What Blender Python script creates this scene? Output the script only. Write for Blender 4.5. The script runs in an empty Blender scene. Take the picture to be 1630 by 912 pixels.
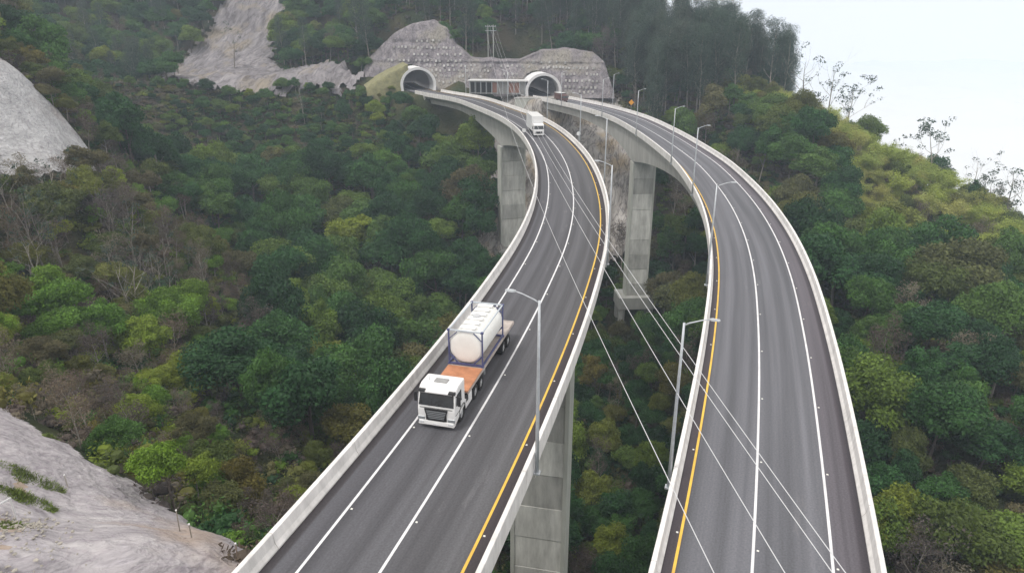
import bpy, bmesh, math, random
import numpy as np
from mathutils import Vector, Matrix

# ------------------------------------------------------------------ camera, world, sun, exposure
scene = bpy.context.scene
COL = scene.collection
cam_d = bpy.data.cameras.new("camera")
cam = bpy.data.objects.new("camera", cam_d); COL.objects.link(cam)
cam.location = (0, 0, 23.2)
cam.rotation_euler = (math.radians(90 - 20.8), 0, 0)
cam_d.sensor_width = 36; cam_d.lens = 36 * 1100 / 1630
cam_d.clip_start = 0.3; cam_d.clip_end = 20000
scene.camera = cam

SUN_EL, SUN_AZ = math.radians(63), math.radians(235)      # high thin overcast
world = bpy.data.worlds.new("World"); scene.world = world; world.use_nodes = True
wn, wl = world.node_tree.nodes, world.node_tree.links
bg = wn["Background"]
sky = wn.new("ShaderNodeTexSky"); sky.sky_type = 'NISHITA'; sky.sun_disc = False
sky.sun_elevation = SUN_EL; sky.sun_rotation = SUN_AZ; sky.air_density = 1.2; sky.dust_density = 3.0
mixw = wn.new("ShaderNodeMix"); mixw.data_type = 'RGBA'; mixw.inputs[0].default_value = 0.95
mixw.inputs[7].default_value = (10.3, 9.9, 9.5, 1)
wl.new(sky.outputs[0], mixw.inputs[6]); wl.new(mixw.outputs[2], bg.inputs[0])
bg.inputs[1].default_value = 0.107
sun_d = bpy.data.lights.new("sun", 'SUN'); sun_d.energy = 1.5; sun_d.angle = math.radians(12); sun_d.color = (1, 0.96, 0.9)
sun = bpy.data.objects.new("sun", sun_d); COL.objects.link(sun)
sun_dir = Vector((math.sin(SUN_AZ) * math.cos(SUN_EL), math.cos(SUN_AZ) * math.cos(SUN_EL), math.sin(SUN_EL)))
sun.rotation_euler = (-sun_dir).to_track_quat('-Z', 'Y').to_euler()
sun.location = (0, 0, 90)
vs = scene.view_settings
vs.view_transform = 'Standard'; vs.look = 'None'; vs.exposure = 0.22; vs.gamma = 1.0
scene.cycles.use_denoising = True
scene.cycles.volume_bounces = 2
scene.cycles.max_bounces = 6
scene.cycles.diffuse_bounces = 3
scene.cycles.transparent_max_bounces = 6
scene.cycles.use_adaptive_sampling = True

rng = np.random.default_rng(7)
random.seed(7)

# TERRAIN BEGIN
def _hash(ix, iy, seed):
    h = (ix * 374761393 + iy * 668265263 + seed * 1442695041) & 0xffffffff
    h = ((h ^ (h >> 13)) * 1274126177) & 0xffffffff
    return ((h ^ (h >> 16)) & 0xffff) / 65535.0
def vnoise(x, y, seed=0):
    x = np.asarray(x, float); y = np.asarray(y, float)
    ix = np.floor(x).astype(np.int64); iy = np.floor(y).astype(np.int64)
    fx = x - ix; fy = y - iy
    fx = fx * fx * (3 - 2 * fx); fy = fy * fy * (3 - 2 * fy)
    a = _hash(ix, iy, seed); b = _hash(ix + 1, iy, seed); c = _hash(ix, iy + 1, seed); d = _hash(ix + 1, iy + 1, seed)
    return (a + (b - a) * fx) * (1 - fy) + (c + (d - c) * fx) * fy
def fbm(x, y, seed=0, octv=4):
    s = 0; a = 0.5; f = 1.0
    for i in range(octv):
        s = s + a * vnoise(np.asarray(x) * f, np.asarray(y) * f, seed + i * 17); a *= 0.5; f *= 2.03
    return s * 2 - 0.94

def catmull(P, step=1.0):
    P = np.array(P, float); t = np.r_[0, np.cumsum(np.hypot(*np.diff(P, axis=0).T))]
    m = np.gradient(P, t, axis=0); out = []
    for i in range(len(P) - 1):
        H_ = t[i + 1] - t[i]; n = max(2, int(H_ / 0.5)); u = np.linspace(0, 1, n, endpoint=False)[:, None]
        out.append((2*u**3-3*u**2+1)*P[i]+(u**3-2*u**2+u)*H_*m[i]+(-2*u**3+3*u**2)*P[i+1]+(u**3-u**2)*H_*m[i+1])
    Q = np.vstack(out + [P[-1:]])
    k = np.array([1, 3, 6, 7, 6, 3, 1.]) ; k /= k.sum()
    for _ in range(6):
        Qp = np.vstack([Q[:1] + (Q[:1] - Q[1:4][::-1]), Q, Q[-1:] + (Q[-1:] - Q[-4:-1][::-1])])
        Q = np.stack([np.convolve(Qp[:, j], k, 'valid') for j in (0, 1)], 1)
    return Q

class Path:
    def __init__(self, pts, z):
        self.Q = catmull(pts); self.z = z
        self.S = np.r_[0, np.cumsum(np.hypot(*np.diff(self.Q, axis=0).T))]
        self.T = np.gradient(self.Q, self.S, axis=0); self.T /= np.hypot(self.T[:, 0], self.T[:, 1])[:, None]
        self.L = self.S[-1]
    def at(self, s, d=0.0):
        x = np.interp(s, self.S, self.Q[:, 0]); y = np.interp(s, self.S, self.Q[:, 1])
        tx = np.interp(s, self.S, self.T[:, 0]); ty = np.interp(s, self.S, self.T[:, 1])
        n = np.hypot(tx, ty); tx /= n; ty /= n
        return x + ty * d, y - tx * d, tx, ty
    def s_at_y(self, y):
        return float(np.interp(y, self.Q[:, 1], self.S))
    def near(self, X, Y):
        X = np.asarray(X, float).ravel(); Y = np.asarray(Y, float).ravel()
        q = self.Q[::4]; D = np.full(X.shape, 1e9); J = np.zeros(X.shape, int)
        for j in range(len(q)):
            d = np.hypot(X - q[j, 0], Y - q[j, 1]); m = d < D; D[m] = d[m]; J[m] = j
        return D, self.S[::4][J]

PL = Path([(-31,-45),(-14,0),(-6,24.6),(-1.4,40.9),(3.3,60.4),(6.2,75),(8.2,90),(9.3,106),(9.6,122),(8.7,143),(6.3,165),(1.8,187),(-5,209),(-14.5,234.5),(-25.2,251),(-33.8,266.5),(-40.5,284),(-46,303)], 0.0)
PR = Path([(-14,-45),(1.5,0),(11.6,26.3),(15.4,36.9),(21.6,55.4),(26,70.2),(28.9,82),(31.9,98),(34,115),(35.2,131),(35.3,147),(34.4,173),(31.6,200),(26.3,221),(17.8,243),(10.6,261),(6.2,281),(3,300)], -1.6)
SL_END, SR_END = PL.s_at_y(252), PR.s_at_y(250)      # abutments in front of the tunnels

CT = [(-23.7,33,-5.2),(-35.8,42,-2.3),(-26.8,40,-6.6),(-14.9,30,-3.7),(-20.7,22,2.5),(-29.4,33,-1.9),(-43.9,60,-12.1),(-69.6,95,-16.3),(-99.1,140,15.0),(-85.6,140,-4.9),(-94.3,125,-6.2),(-73.7,150,-31.2),(-38.2,90,-30.2),(-25.5,78,-27.4),(-22.9,50,-20.1),(-33.4,130,-46.8),(-54.9,170,-42.8),(-60.3,100,-22.3),(-42.2,80,-23.8),(-33.0,55,-15.9),(-51.0,62,-9.3),(-13.4,187,-37.1),(-21.4,200,-32.7),(-42.7,215,-31.4),(-47.1,245,-15.9),(-50.1,266,-4.0),(-68.4,225,-24.3),(-94.0,255,-12.8),(-95.0,200,-28.0),(-109.6,268,-2.4),(-146.0,270,-7.6),(-115.4,225,-23.3),(-119.5,360,34.0),(-151.0,330,10.4),(-201.2,330,12.1),(-212.3,310,24.5),(-86.5,320,9.0),(-131.0,275,1.6),(-79.6,272,1.8),(-133.8,205,15.3),(-131.4,215,-2.6),(-143.4,260,2.0),(-65.4,300,10.0),(15.9,75,-53.2),(22.6,115,-58.4),(30.7,165,-60.2),(48.0,190,-45.1),(48.6,215,-33.4),(28.2,205,-38.9),(24.4,234,-18.9),(19.8,246,-12.2),(6.8,212,-24.7),(2.8,196,-34.2),(99.0,230,-8.5),(86.6,240,-4.0),(74,236,-4.0),(115.7,200,-20.6),(130.8,170,-32.6),(126.6,186,-26.6),(60.2,130,-24.8),(74.7,185,-16.1),(53.9,90,-32.2),(68.3,85,-29.5),(42.9,60,-35.1),(54.8,62,-36.8),(73.8,130,-33.4),(95.2,125,-31.5),(92.7,170,-28.0),(103.5,155,-31.7),(62.6,205,-23.5),(60.6,238,-7.0),(42.8,262,-4.3),
# beyond the frame and behind the ridges
(145,245,-55),(190,300,-90),(190,200,-85),(205,110,-85),(130,60,-50),(90,30,-45),(60,10,-45),(30,-10,-38),(0,18,-14),(-8,0,-5),(8,-25,-12),(16,34,-36),(32,32,-42),(3,62,-42),(20,57,-47),
(-38,297,24),(-6,300,16),(20,306,18),(22,345,27),(25,420,-10),(-30,400,78),(-120,450,95),(-200,400,75),(-300,350,70),(-270,250,35),(60,262,-3),(60,285,6),(50,320,16),(85,290,-4),(105,262,-10),(100,345,-30),(140,300,-50),
(-70,115,-16),(-62,134,-24),(-78,124,-10),(-73,150,-26),(-86,158,-16),(-100,160,3),(-112,188,-6),(-90,128,-1),(-97,133,6),(-170,100,35),(-125,60,16),(-85,35,8),(-60,15,9),(-40,0,7),(-40,-30,10),(-100,-20,20),(-135,165,40),(-180,200,45),(60,420,-40),(200,420,-110),(-150,262,-1),(-170,290,2),(-62,274,1.5),(0,268,-1),(28,266,-3),(-20,262,-1.5)]
CT = np.array(CT, float)
def _phi(r): return r  # linear kernel: no overshoot
_n = len(CT)
_A = np.zeros((_n + 3, _n + 3)); _R = np.hypot(CT[:, None, 0] - CT[None, :, 0], CT[:, None, 1] - CT[None, :, 1])
_A[:_n, :_n] = np.sqrt(_R ** 2 + 25.0) - 1.2 * np.eye(_n); _A[:_n, _n:] = np.c_[np.ones(_n), CT[:, :2] / 100]; _A[_n:, :_n] = _A[:_n, _n:].T
_w = np.linalg.solve(_A, np.r_[CT[:, 2], 0, 0, 0])
def H0(x, y):
    x = np.asarray(x, float); y = np.asarray(y, float); s = _w[_n] + _w[_n + 1] * x / 100 + _w[_n + 2] * y / 100
    for i in range(_n): s = s + _w[i] * np.sqrt((x - CT[i, 0]) ** 2 + (y - CT[i, 1]) ** 2 + 25.0)
    return s
# the cut slope above the tunnels: a wall leaning back, base line and top profile
CUT = np.array([(-66,280.5,0.5),(-61.5,282,2),(-59.3,283,4.5),(-55.8,287.3,11.2),(-47.2,290.6,19.3),(-39.6,291.5,23.2),(-30.8,290.8,24.6),(-25.3,288.0,21.6),(-21.9,284.0,15.9),(-15.7,279.9,11.0),(-8.4,278.3,10.4),(-3.6,277.1,10.0),(3.6,276.2,10.5),(10.7,276.6,13.4),(20.1,275.5,14.4),(30.6,272.7,12.9),(34.4,270.1,9.7),(36.5,265.3,2.2),(38,264,-1)])
def cut_base(x): return 278 - (x + 45) * 0.18
def cut_top(x): return np.interp(x, CUT[:, 0], CUT[:, 2])
def cut_y(x, z): return cut_base(x) + 0.6 * (z + 1)
def H(x, y):
    x = np.asarray(x, float); y = np.asarray(y, float); sh = x.shape
    z = H0(x, y)
    far = np.clip((np.hypot(x + 10, y - 180) - 240) / 150, 0, 1)
    z = z + fbm(x / 28, y / 28, 3, 4) * 3.2 * np.clip((y - 60) / 60, 0.15, 1) + fbm(x / 9, y / 9, 9, 3) * 0.8
    for P, se in ((PL, SL_END), (PR, SR_END)):
        D, S = P.near(x, y); D = D.reshape(sh); S = S.reshape(sh)
        cap = P.z - 4.5 + np.clip(D - 7, 0, 99) * 0.9
        onb = (S < se - 6) & (S > P.s_at_y(14))
        z = np.where(onb, np.minimum(z, cap), z)
        # bench the road runs on before the tunnels
        w = np.clip((14 - D) / 6, 0, 1) * np.clip((S - se + 4) / 4, 0, 1)
        z = z * (1 - w) + (P.z - 0.25) * w
        w = np.clip((13 - D) / 5, 0, 1) * np.clip((P.s_at_y(12) - S) / 6, 0, 1)
        z = z * (1 - w) + (P.z - 0.25) * w
    # keep the hill behind the cut face
    inx = (x > -66) & (x < 38); b = cut_base(x); back = cut_y(x, cut_top(x))
    fz = np.minimum((y - b) / 0.6 - 1, cut_top(x))
    z = np.where(inx & (y > b - 3) & (y < back + 10), np.minimum(z, np.maximum(fz - 1.2, -3.0 + 0 * y)), z)
    z = np.where(inx & (y >= back + 10) & (y < back + 30), np.minimum(z, cut_top(x) - 1 + (y - back - 10) * 0.7), z)
    return z
# TERRAIN END

# ------------------------------------------------------------------ materials
def mat(name, col, rough=0.8, var=0.0, scale=1.0, bump=0.0, col2=None, detail=6, stretch=None, metal=0.0, obj_var=0.0, coord='Object', bscale=None, spec=None):
    m = bpy.data.materials.new(name); m.use_nodes = True
    nt = m.node_tree; N, Lk = nt.nodes, nt.links; b = N["Principled BSDF"]
    b.inputs["Roughness"].default_value = rough; b.inputs["Metallic"].default_value = metal
    if spec is not None: b.inputs["Specular IOR Level"].default_value = spec
    b.inputs["Base Color"].default_value = (*col, 1)
    tc = N.new("ShaderNodeTexCoord"); src = tc.outputs[coord]
    if stretch:
        mp = N.new("ShaderNodeMapping"); mp.inputs["Scale"].default_value = stretch; Lk.new(src, mp.inputs[0]); src = mp.outputs[0]
    out = None
    if var > 0 or col2:
        nz = N.new("ShaderNodeTexNoise"); nz.inputs["Scale"].default_value = scale; nz.inputs["Detail"].default_value = detail; nz.inputs["Roughness"].default_value = 0.65
        Lk.new(src, nz.inputs["Vector"])
        rp = N.new("ShaderNodeValToRGB"); Lk.new(nz.outputs[0], rp.inputs[0])
        rp.color_ramp.elements[0].position = 0.32; rp.color_ramp.elements[1].position = 0.68
        c2 = col2 if col2 else tuple(c * (1 + var) for c in col); c1 = tuple(c * (1 - var) for c in col)
        rp.color_ramp.elements[0].color = (*c1, 1); rp.color_ramp.elements[1].color = (*c2, 1)
        out = rp.outputs[0]
    if obj_var > 0:
        oi = N.new("ShaderNodeObjectInfo"); mr = N.new("ShaderNodeMapRange"); mr.inputs[3].default_value = 1 - obj_var; mr.inputs[4].default_value = 1 + obj_var
        Lk.new(oi.outputs["Random"], mr.inputs[0])
        mx = N.new("ShaderNodeVectorMath"); mx.operation = 'SCALE'
        if out: Lk.new(out, mx.inputs[0])
        else: mx.inputs[0].default_value = col
        Lk.new(mr.outputs[0], mx.inputs["Scale"]); out = mx.outputs[0]
    if out: Lk.new(out, b.inputs["Base Color"])
    if bump > 0:
        n2 = N.new("ShaderNodeTexNoise"); n2.inputs["Scale"].default_value = bscale or scale * 3; n2.inputs["Detail"].default_value = 8
        Lk.new(src, n2.inputs["Vector"]); bp = N.new("ShaderNodeBump"); bp.inputs["Strength"].default_value = min(1, bump); bp.inputs["Distance"].default_value = 0.1 * max(1, bump)
        Lk.new(n2.outputs[0], bp.inputs["Height"]); Lk.new(bp.outputs[0], b.inputs["Normal"])
    return m

def leaf_mat(name, ramp, trans=0.25, shade=0.45):
    """foliage: hue from the plant's own random, tone from a per-leaf attribute"""
    m = bpy.data.materials.new(name); m.use_nodes = True
    nt = m.node_tree; N, Lk = nt.nodes, nt.links; b = N["Principled BSDF"]
    b.inputs["Roughness"].default_value = 0.6; b.inputs["Specular IOR Level"].default_value = 0.25
    oi = N.new("ShaderNodeObjectInfo"); rp = N.new("ShaderNodeValToRGB"); Lk.new(oi.outputs["Random"], rp.inputs[0])
    el = rp.color_ramp.elements
    for i, (p, c) in enumerate(ramp):
        e = el[i] if i < 2 else el.new(p)
        e.position = p; e.color = (*c, 1)
    at = N.new("ShaderNodeAttribute"); at.attribute_name = "tone"
    mr = N.new("ShaderNodeMapRange"); mr.inputs[3].default_value = 1 - shade; mr.inputs[4].default_value = 1 + shade * 1.25
    Lk.new(at.outputs["Fac"], mr.inputs[0])
    vm = N.new("ShaderNodeVectorMath"); vm.operation = 'SCALE'; Lk.new(rp.outputs[0], vm.inputs[0]); Lk.new(mr.outputs[0], vm.inputs["Scale"])
    Lk.new(vm.outputs[0], b.inputs["Base Color"])
    tr = N.new("ShaderNodeBsdfTranslucent"); Lk.new(vm.outputs[0], tr.inputs[0])
    ms = N.new("ShaderNodeMixShader"); ms.inputs[0].default_value = trans
    Lk.new(b.outputs[0], ms.inputs[1]); Lk.new(tr.outputs[0], ms.inputs[2]); Lk.new(ms.outputs[0], N["Material Output"].inputs[0])
    return m

M = {}
M['concrete'] = mat('concrete', (0.42, 0.42, 0.4), 0.85, 0.16, 0.5, 0.25, stretch=(1, 1, 0.35))
M['concrete_lift'] = mat('concrete_lift', (0.49, 0.49, 0.465), 0.85, 0.28, 0.6, 0.25, stretch=(1.6, 1.6, 0.35), obj_var=0.3)
M['concrete_fin'] = mat('concrete_fin', (0.5, 0.51, 0.47), 0.85, 0.12, 0.7, 0.2, stretch=(1, 1, 0.3))
M['barrier'] = mat('barrier_concrete', (0.72, 0.705, 0.69), 0.75, 0.17, 1.6, 0.15, stretch=(1, 1, 0.3), obj_var=0.045, detail=9)
M['white_line'] = mat('white_line_paint', (0.6, 0.6, 0.62), 0.6, 0.0, 1.1, col2=(0.8, 0.8, 0.82), detail=10)
M['yellow_line'] = mat('yellow_line_paint', (0.6, 0.36, 0.06), 0.6, 0.0, 0.9, col2=(0.82, 0.55, 0.07), detail=10)
M['stud'] = mat('stud_plastic', (0.8, 0.8, 0.75), 0.4)
M['steel'] = mat('galvanised_steel', (0.52, 0.55, 0.58), 0.45, 0.1, 4, metal=0.4)
M['white_paint'] = mat('white_vehicle_paint', (0.8, 0.8, 0.8), 0.28, 0.03, 2)
M['dark_glass'] = mat('dark_glass', (0.025, 0.03, 0.034), 0.04, 0.6, 0.9, spec=0.8)
M['black'] = mat('black_plastic', (0.02, 0.02, 0.022), 0.5, 0.2, 6)
M['tyre'] = mat('tyre_rubber', (0.022, 0.022, 0.023), 0.9, 0.3, 8)
M['rim'] = mat('rim_metal', (0.55, 0.56, 0.58), 0.4, 0.1, 9, metal=0.3)
M['orange_deck'] = mat('orange_deck_paint', (0.46, 0.2, 0.1), 0.7, 0.22, 1.6, 0.1)
M['trailer_grey'] = mat('weathered_trailer_steel', (0.42, 0.37, 0.34), 0.7, 0.25, 1.4)
M['tank'] = mat('tank_cladding', (0.84, 0.84, 0.81), 0.4, 0.05, 1.0)
M['blue_frame'] = mat('blue_frame_paint', (0.07, 0.08, 0.19), 0.5, 0.25, 2)
M['pale_frame'] = mat('pale_frame_paint', (0.5, 0.55, 0.6), 0.5, 0.1, 2)
M['grille'] = mat('grille_metal', (0.32, 0.34, 0.36), 0.35, metal=0.4)
M['lamp_glass'] = mat('lamp_glass', (0.6, 0.62, 0.64), 0.15)
M['red'] = mat('red_lens', (0.45, 0.03, 0.02), 0.3)
M['maroon'] = mat('maroon_paint', (0.13, 0.07, 0.065), 0.6, 0.25, 2)
M['shotcrete'] = None
M['bark'] = mat('pale_bark', (0.3, 0.27, 0.24), 0.9, 0.35, 1.2, 0.3, stretch=(1, 1, 0.3), obj_var=0.3)
M['bark_dark'] = mat('dark_bark', (0.14, 0.115, 0.1), 0.9, 0.35, 1.2, 0.3, stretch=(1, 1, 0.3), obj_var=0.3)
M['grass_mound'] = mat('dry_turf', (0.235, 0.225, 0.12), 0.95, 0.25, 0.8, 0.4)
M['dirt'] = mat('reddish_dirt', (0.24, 0.17, 0.125), 0.95, 0.0, 0.9, 0.8, col2=(0.4, 0.33, 0.28), detail=10)
M['roof'] = mat('white_roof_sheet', (0.6, 0.6, 0.6), 0.6, 0.1, 2)
M['wall_red'] = mat('red_panel', (0.3, 0.16, 0.13), 0.7, 0.2, 2)
M['wall_grey'] = mat('grey_panel', (0.3, 0.3, 0.3), 0.7, 0.2, 2)
M['cable'] = mat('aluminium_cable', (0.62, 0.63, 0.65), 0.5)
M['stone'] = mat('pale_stone', (0.42, 0.39, 0.34), 0.9, 0.3, 3, obj_var=0.2)
M['sign_orange'] = mat('orange_sign', (0.75, 0.33, 0.03), 0.5, 0.05, 3)
M['anchor'] = mat('anchor_concrete', (0.48, 0.47, 0.46), 0.8, 0.15, 1.5, obj_var=0.3)
M['lining'] = mat('tunnel_lining', (0.26, 0.25, 0.26), 0.7, 0.1, 1)
M['portal'] = mat('portal_concrete', (0.74, 0.74, 0.75), 0.75, 0.08, 1)

LEAF = {
 'dark': leaf_mat('dark_green_leaves', [(0, (0.02, 0.062, 0.02)), (1, (0.15, 0.22, 0.03)), (0.35, (0.033, 0.1, 0.028)), (0.6, (0.06, 0.145, 0.03)), (0.82, (0.1, 0.17, 0.034))]),
 'olive': leaf_mat('olive_leaves', [(0, (0.15, 0.13, 0.03)), (1, (0.19, 0.24, 0.025)), (0.35, (0.085, 0.13, 0.025)), (0.7, (0.125, 0.11, 0.055))]),
 'bright': leaf_mat('bright_green_leaves', [(0, (0.15, 0.25, 0.02)), (1, (0.26, 0.3, 0.03)), (0.5, (0.1, 0.21, 0.03))]),
 'dry': leaf_mat('dry_brown_leaves', [(0, (0.13, 0.1, 0.085)), (1, (0.2, 0.18, 0.13)), (0.35, (0.11, 0.095, 0.09)), (0.7, (0.14, 0.105, 0.07))]),
 'euc': leaf_mat('grey_green_leaves', [(0, (0.055, 0.085, 0.06)), (1, (0.09, 0.115, 0.085)), (0.5, (0.06, 0.1, 0.07))], 0.35),
 'bamboo': leaf_mat('bamboo_leaves', [(0, (0.36, 0.42, 0.08)), (1, (0.45, 0.43, 0.14)), (0.5, (0.28, 0.35, 0.08))], 0.35),
}

# ------------------------------------------------------------------ mesh helpers
class MB:
    def __init__(s): s.v = []; s.f = []
    def add(s, vs_, fs):
        o = len(s.v); s.v += [tuple(v) for v in vs_]; s.f += [tuple(i + o for i in f) for f in fs]; return s
    def box(s, x0, x1, y0, y1, z0, z1, taper=None):
        a = [(x0,y0,z0),(x1,y0,z0),(x1,y1,z0),(x0,y1,z0)]
        tx, ty = taper or (0, 0)
        b = [(x0+tx,y0+ty,z1),(x1-tx,y0+ty,z1),(x1-tx,y1-ty,z1),(x0+tx,y1-ty,z1)]
        return s.add(a + b, [(3,2,1,0),(4,5,6,7),(0,1,5,4),(1,2,6,5),(2,3,7,6),(3,0,4,7)])
    def prism_x(s, prof, x0, x1):        # profile in (y, z), extruded along x
        n = len(prof)
        vs_ = [(x0, y, z) for y, z in prof] + [(x1, y, z) for y, z in prof]
        return s.add(vs_, [tuple(range(n)), tuple(range(2*n-1, n-1, -1))] + [(i, i+n, (i+1) % n + n, (i+1) % n) for i in range(n)])
    def tube(s, pts, rad, n=8, cap=True):
        pts = [Vector(p) for p in pts]; rad = rad if isinstance(rad, (list, tuple)) else [rad] * len(pts)
        o = len(s.v); up = None
        for i, p in enumerate(pts):
            d = (pts[min(i+1, len(pts)-1)] - pts[max(i-1, 0)]).normalized()
            if up is None: up = Vector((0, 0, 1)) if abs(d.z) < 0.9 else Vector((1, 0, 0))
            a = d.cross(up).normalized(); b = a.cross(d).normalized(); up = b
            for k in range(n):
                t = 2 * math.pi * k / n; q = p + (a * math.cos(t) + b * math.sin(t)) * rad[i]; s.v.append(tuple(q))
        for i in range(len(pts)-1):
            for k in range(n):
                s.f.append((o+i*n+k, o+i*n+(k+1) % n, o+(i+1)*n+(k+1) % n, o+(i+1)*n+k))
        if cap:
            s.f.append(tuple(o+k for k in range(n))[::-1]); s.f.append(tuple(o+(len(pts)-1)*n+k for k in range(n)))
        return s
    def cyl(s, c0, c1, r, n=16, r2=None): return s.tube([c0, c1], [r, r2 if r2 is not None else r], n)
    def build(s, name, material, parent=None, smooth=False, bevel=0, loc=None):
        me = bpy.data.meshes.new(name); me.from_pydata(s.v, [], s.f); me.validate()
        bm = bmesh.new(); bm.from_mesh(me); bmesh.ops.recalc_face_normals(bm, faces=bm.faces)
        if bevel > 0:
            bmesh.ops.bevel(bm, geom=[e for e in bm.edges if len(e.link_faces) == 2 and e.calc_face_angle(0) > 0.5], offset=bevel, segments=2, affect='EDGES', profile=0.6)
        bm.to_mesh(me); bm.free()
        if smooth: me.polygons.foreach_set("use_smooth", [True] * len(me.polygons))
        if material: me.materials.append(material)
        o = bpy.data.objects.new(name, me); COL.objects.link(o)
        if parent is not None: o.parent = parent
        if loc: o.location = loc
        return o

def np_mesh(name, V, F, material=None, smooth=False, tone=None, uv=None):
    me = bpy.data.meshes.new(name); V = np.asarray(V, np.float32); F = np.asarray(F, np.int32)
    me.vertices.add(len(V)); me.vertices.foreach_set("co", V.ravel())
    k = F.shape[1]; me.loops.add(F.size); me.loops.foreach_set("vertex_index", F.ravel())
    me.polygons.add(len(F)); me.polygons.foreach_set("loop_start", np.arange(0, F.size, k, dtype=np.int32))
    me.polygons.foreach_set("loop_total", np.full(len(F), k, np.int32))
    if smooth: me.polygons.foreach_set("use_smooth", np.ones(len(F), bool))
    me.update(calc_edges=True)
    if tone is not None:
        a = me.attributes.new("tone", 'FLOAT', 'FACE'); a.data.foreach_set("value", np.asarray(tone, np.float32))
    if material: me.materials.append(material)
    return me
def link(name, me, parent=None, loc=(0, 0, 0), rz=0, sc=1.0):
    o = bpy.data.objects.new(name, me); COL.objects.link(o); o.location = loc; o.rotation_euler = (0, 0, rz)
    o.scale = sc if isinstance(sc, (tuple, list)) else (sc, sc, sc)
    if parent is not None: o.parent = parent
    return o
def tag(o, label=None, cat=None, group=None, kind=None):
    if label: o['label'] = label
    if cat: o['category'] = cat
    if group: o['group'] = group
    if kind: o['kind'] = kind
    return o
def thing(name, label, cat, loc=(0, 0, 0), rz=0, group=None):
    o = bpy.data.objects.new(name, None); COL.objects.link(o); o.empty_display_size = 0.5
    o.location = loc; o.rotation_euler = (0, 0, rz); return tag(o, label, cat, group)
def copy_tree(o, parent=None):
    c = o.copy(); COL.objects.link(c)
    if parent is not None: c.parent = parent
    for ch in list(o.children): copy_tree(ch, c)
    return c
def inpoly(x, y, poly):
    x = np.asarray(x); y = np.asarray(y); r = np.zeros(x.shape, bool); n = len(poly)
    for i in range(n):
        x1, y1 = poly[i]; x2, y2 = poly[(i+1) % n]
        if y1 == y2: continue
        c = ((y1 > y) != (y2 > y)) & (x < (x2-x1) * (y-y1) / (y2-y1) + x1); r ^= c
    return r

# ------------------------------------------------------------------ ground
def grid_mesh(xs, ys, zf, keep=None):
    X, Y = np.meshgrid(xs, ys); Z = zf(X, Y); nx, ny = len(xs), len(ys)
    V = np.stack([X.ravel(), Y.ravel(), Z.ravel()], 1)
    i, j = np.meshgrid(np.arange(nx-1), np.arange(ny-1)); a = (j*nx+i).ravel()
    F = np.stack([a, a+1, a+nx+1, a+nx], 1)
    if keep is not None:
        cx = V[F, 0].mean(1); cy = V[F, 1].mean(1); cz = V[F, 2].mean(1); F = F[keep(cx, cy, cz)]
        used = np.unique(F); mp = np.zeros(len(V), int); mp[used] = np.arange(len(used)); V = V[used]; F = mp[F]
    return V, F

POLY = {
 'near': [(-39.9,46.9),(-34.6,43.3),(-30.1,41.9),(-26.5,41.1),(-22,38.8),(-18,34.5),(-15.4,31.3),(-13.5,28),(-12.6,22),(-17,8),(-20,-12),(-70,-12),(-70,60),(-48,54)],
 'left': [(-103,146),(-96.5,146),(-93.5,148),(-90.3,146.5),(-87.3,144),(-84.5,139),(-84,134),(-85.5,130),(-87.2,125.4),(-92.8,122.5),(-105,118),(-128,118),(-128,146)],
 'scree': [(-142,392),(-138.2,350),(-146,333),(-148,308),(-140,288),(-124,269),(-95,267),(-72,267),(-58,270),(-57,284),(-70,285),(-82,289),(-95,298),(-103,314),(-108,328),(-106,347),(-98,392)],
 'cliff': [(-5,258),(-7,240),(-6,215),(-5,200),(-6,187),(4,185),(14,190),(30,196),(41,203),(42,225),(43,250),(38,266),(-4,266)],
}
def dist_axis(x, y):
    DL, S1 = PL.near(x, y); DR, S2 = PR.near(x, y); return DL, S1, DR, S2
def keep_ground(cx, cy, cz):
    DL, S1, DR, S2 = dist_axis(cx, cy)
    tl = (DL < 6.6) & (S1 > PL.s_at_y(266)); tr = (DR < 6.6) & (S2 > PR.s_at_y(260))
    return ~(tl | tr)

def ground_material():
    m = bpy.data.materials.new('forest_floor'); m.use_nodes = True; nt = m.node_tree; N, Lk = nt.nodes, nt.links; b = N["Principled BSDF"]
    b.inputs["Roughness"].default_value = 0.95; b.inputs["Specular IOR Level"].default_value = 0.1
    g = N.new("ShaderNodeNewGeometry")
    n1 = N.new("ShaderNodeTexNoise"); n1.inputs["Scale"].default_value = 0.09; n1.inputs["Detail"].default_value = 8; Lk.new(g.outputs["Position"], n1.inputs["Vector"])
    r = N.new("ShaderNodeValToRGB"); Lk.new(n1.outputs[0], r.inputs[0]); e = r.color_ramp.elements
    e[0].position = 0.35; e[0].color = (0.035, 0.05, 0.022, 1); e[1].position = 0.62; e[1].color = (0.1, 0.085, 0.05, 1)
    x = e.new(0.5); x.color = (0.055, 0.06, 0.028, 1)
    n2 = N.new("ShaderNodeTexNoise"); n2.inputs["Scale"].default_value = 1.3; n2.inputs["Detail"].default_value = 8; Lk.new(g.outputs["Position"], n2.inputs["Vector"])
    bp = N.new("ShaderNodeBump"); bp.inputs["Strength"].default_value = 1; bp.inputs["Distance"].default_value = 0.6; Lk.new(n2.outputs[0], bp.inputs["Height"])
    Lk.new(r.outputs[0], b.inputs["Base Color"]); Lk.new(bp.outputs[0], b.inputs["Normal"])
    return m
M['ground'] = ground_material()
xs = np.r_[np.array([-2400, -1700, -1100, -800, -600, -480, -400]), np.arange(-340, 260, 2.0), np.array([300, 380, 480, 620, 820, 1150, 1700, 2500, 3500, 4500])]
ys = np.r_[np.array([-2400, -1800, -1000, -600, -300, -150, -90, -60]), np.arange(-40, 470, 2.0), np.array([500, 560, 640, 760, 950, 1300, 1800, 2400])]
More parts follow.
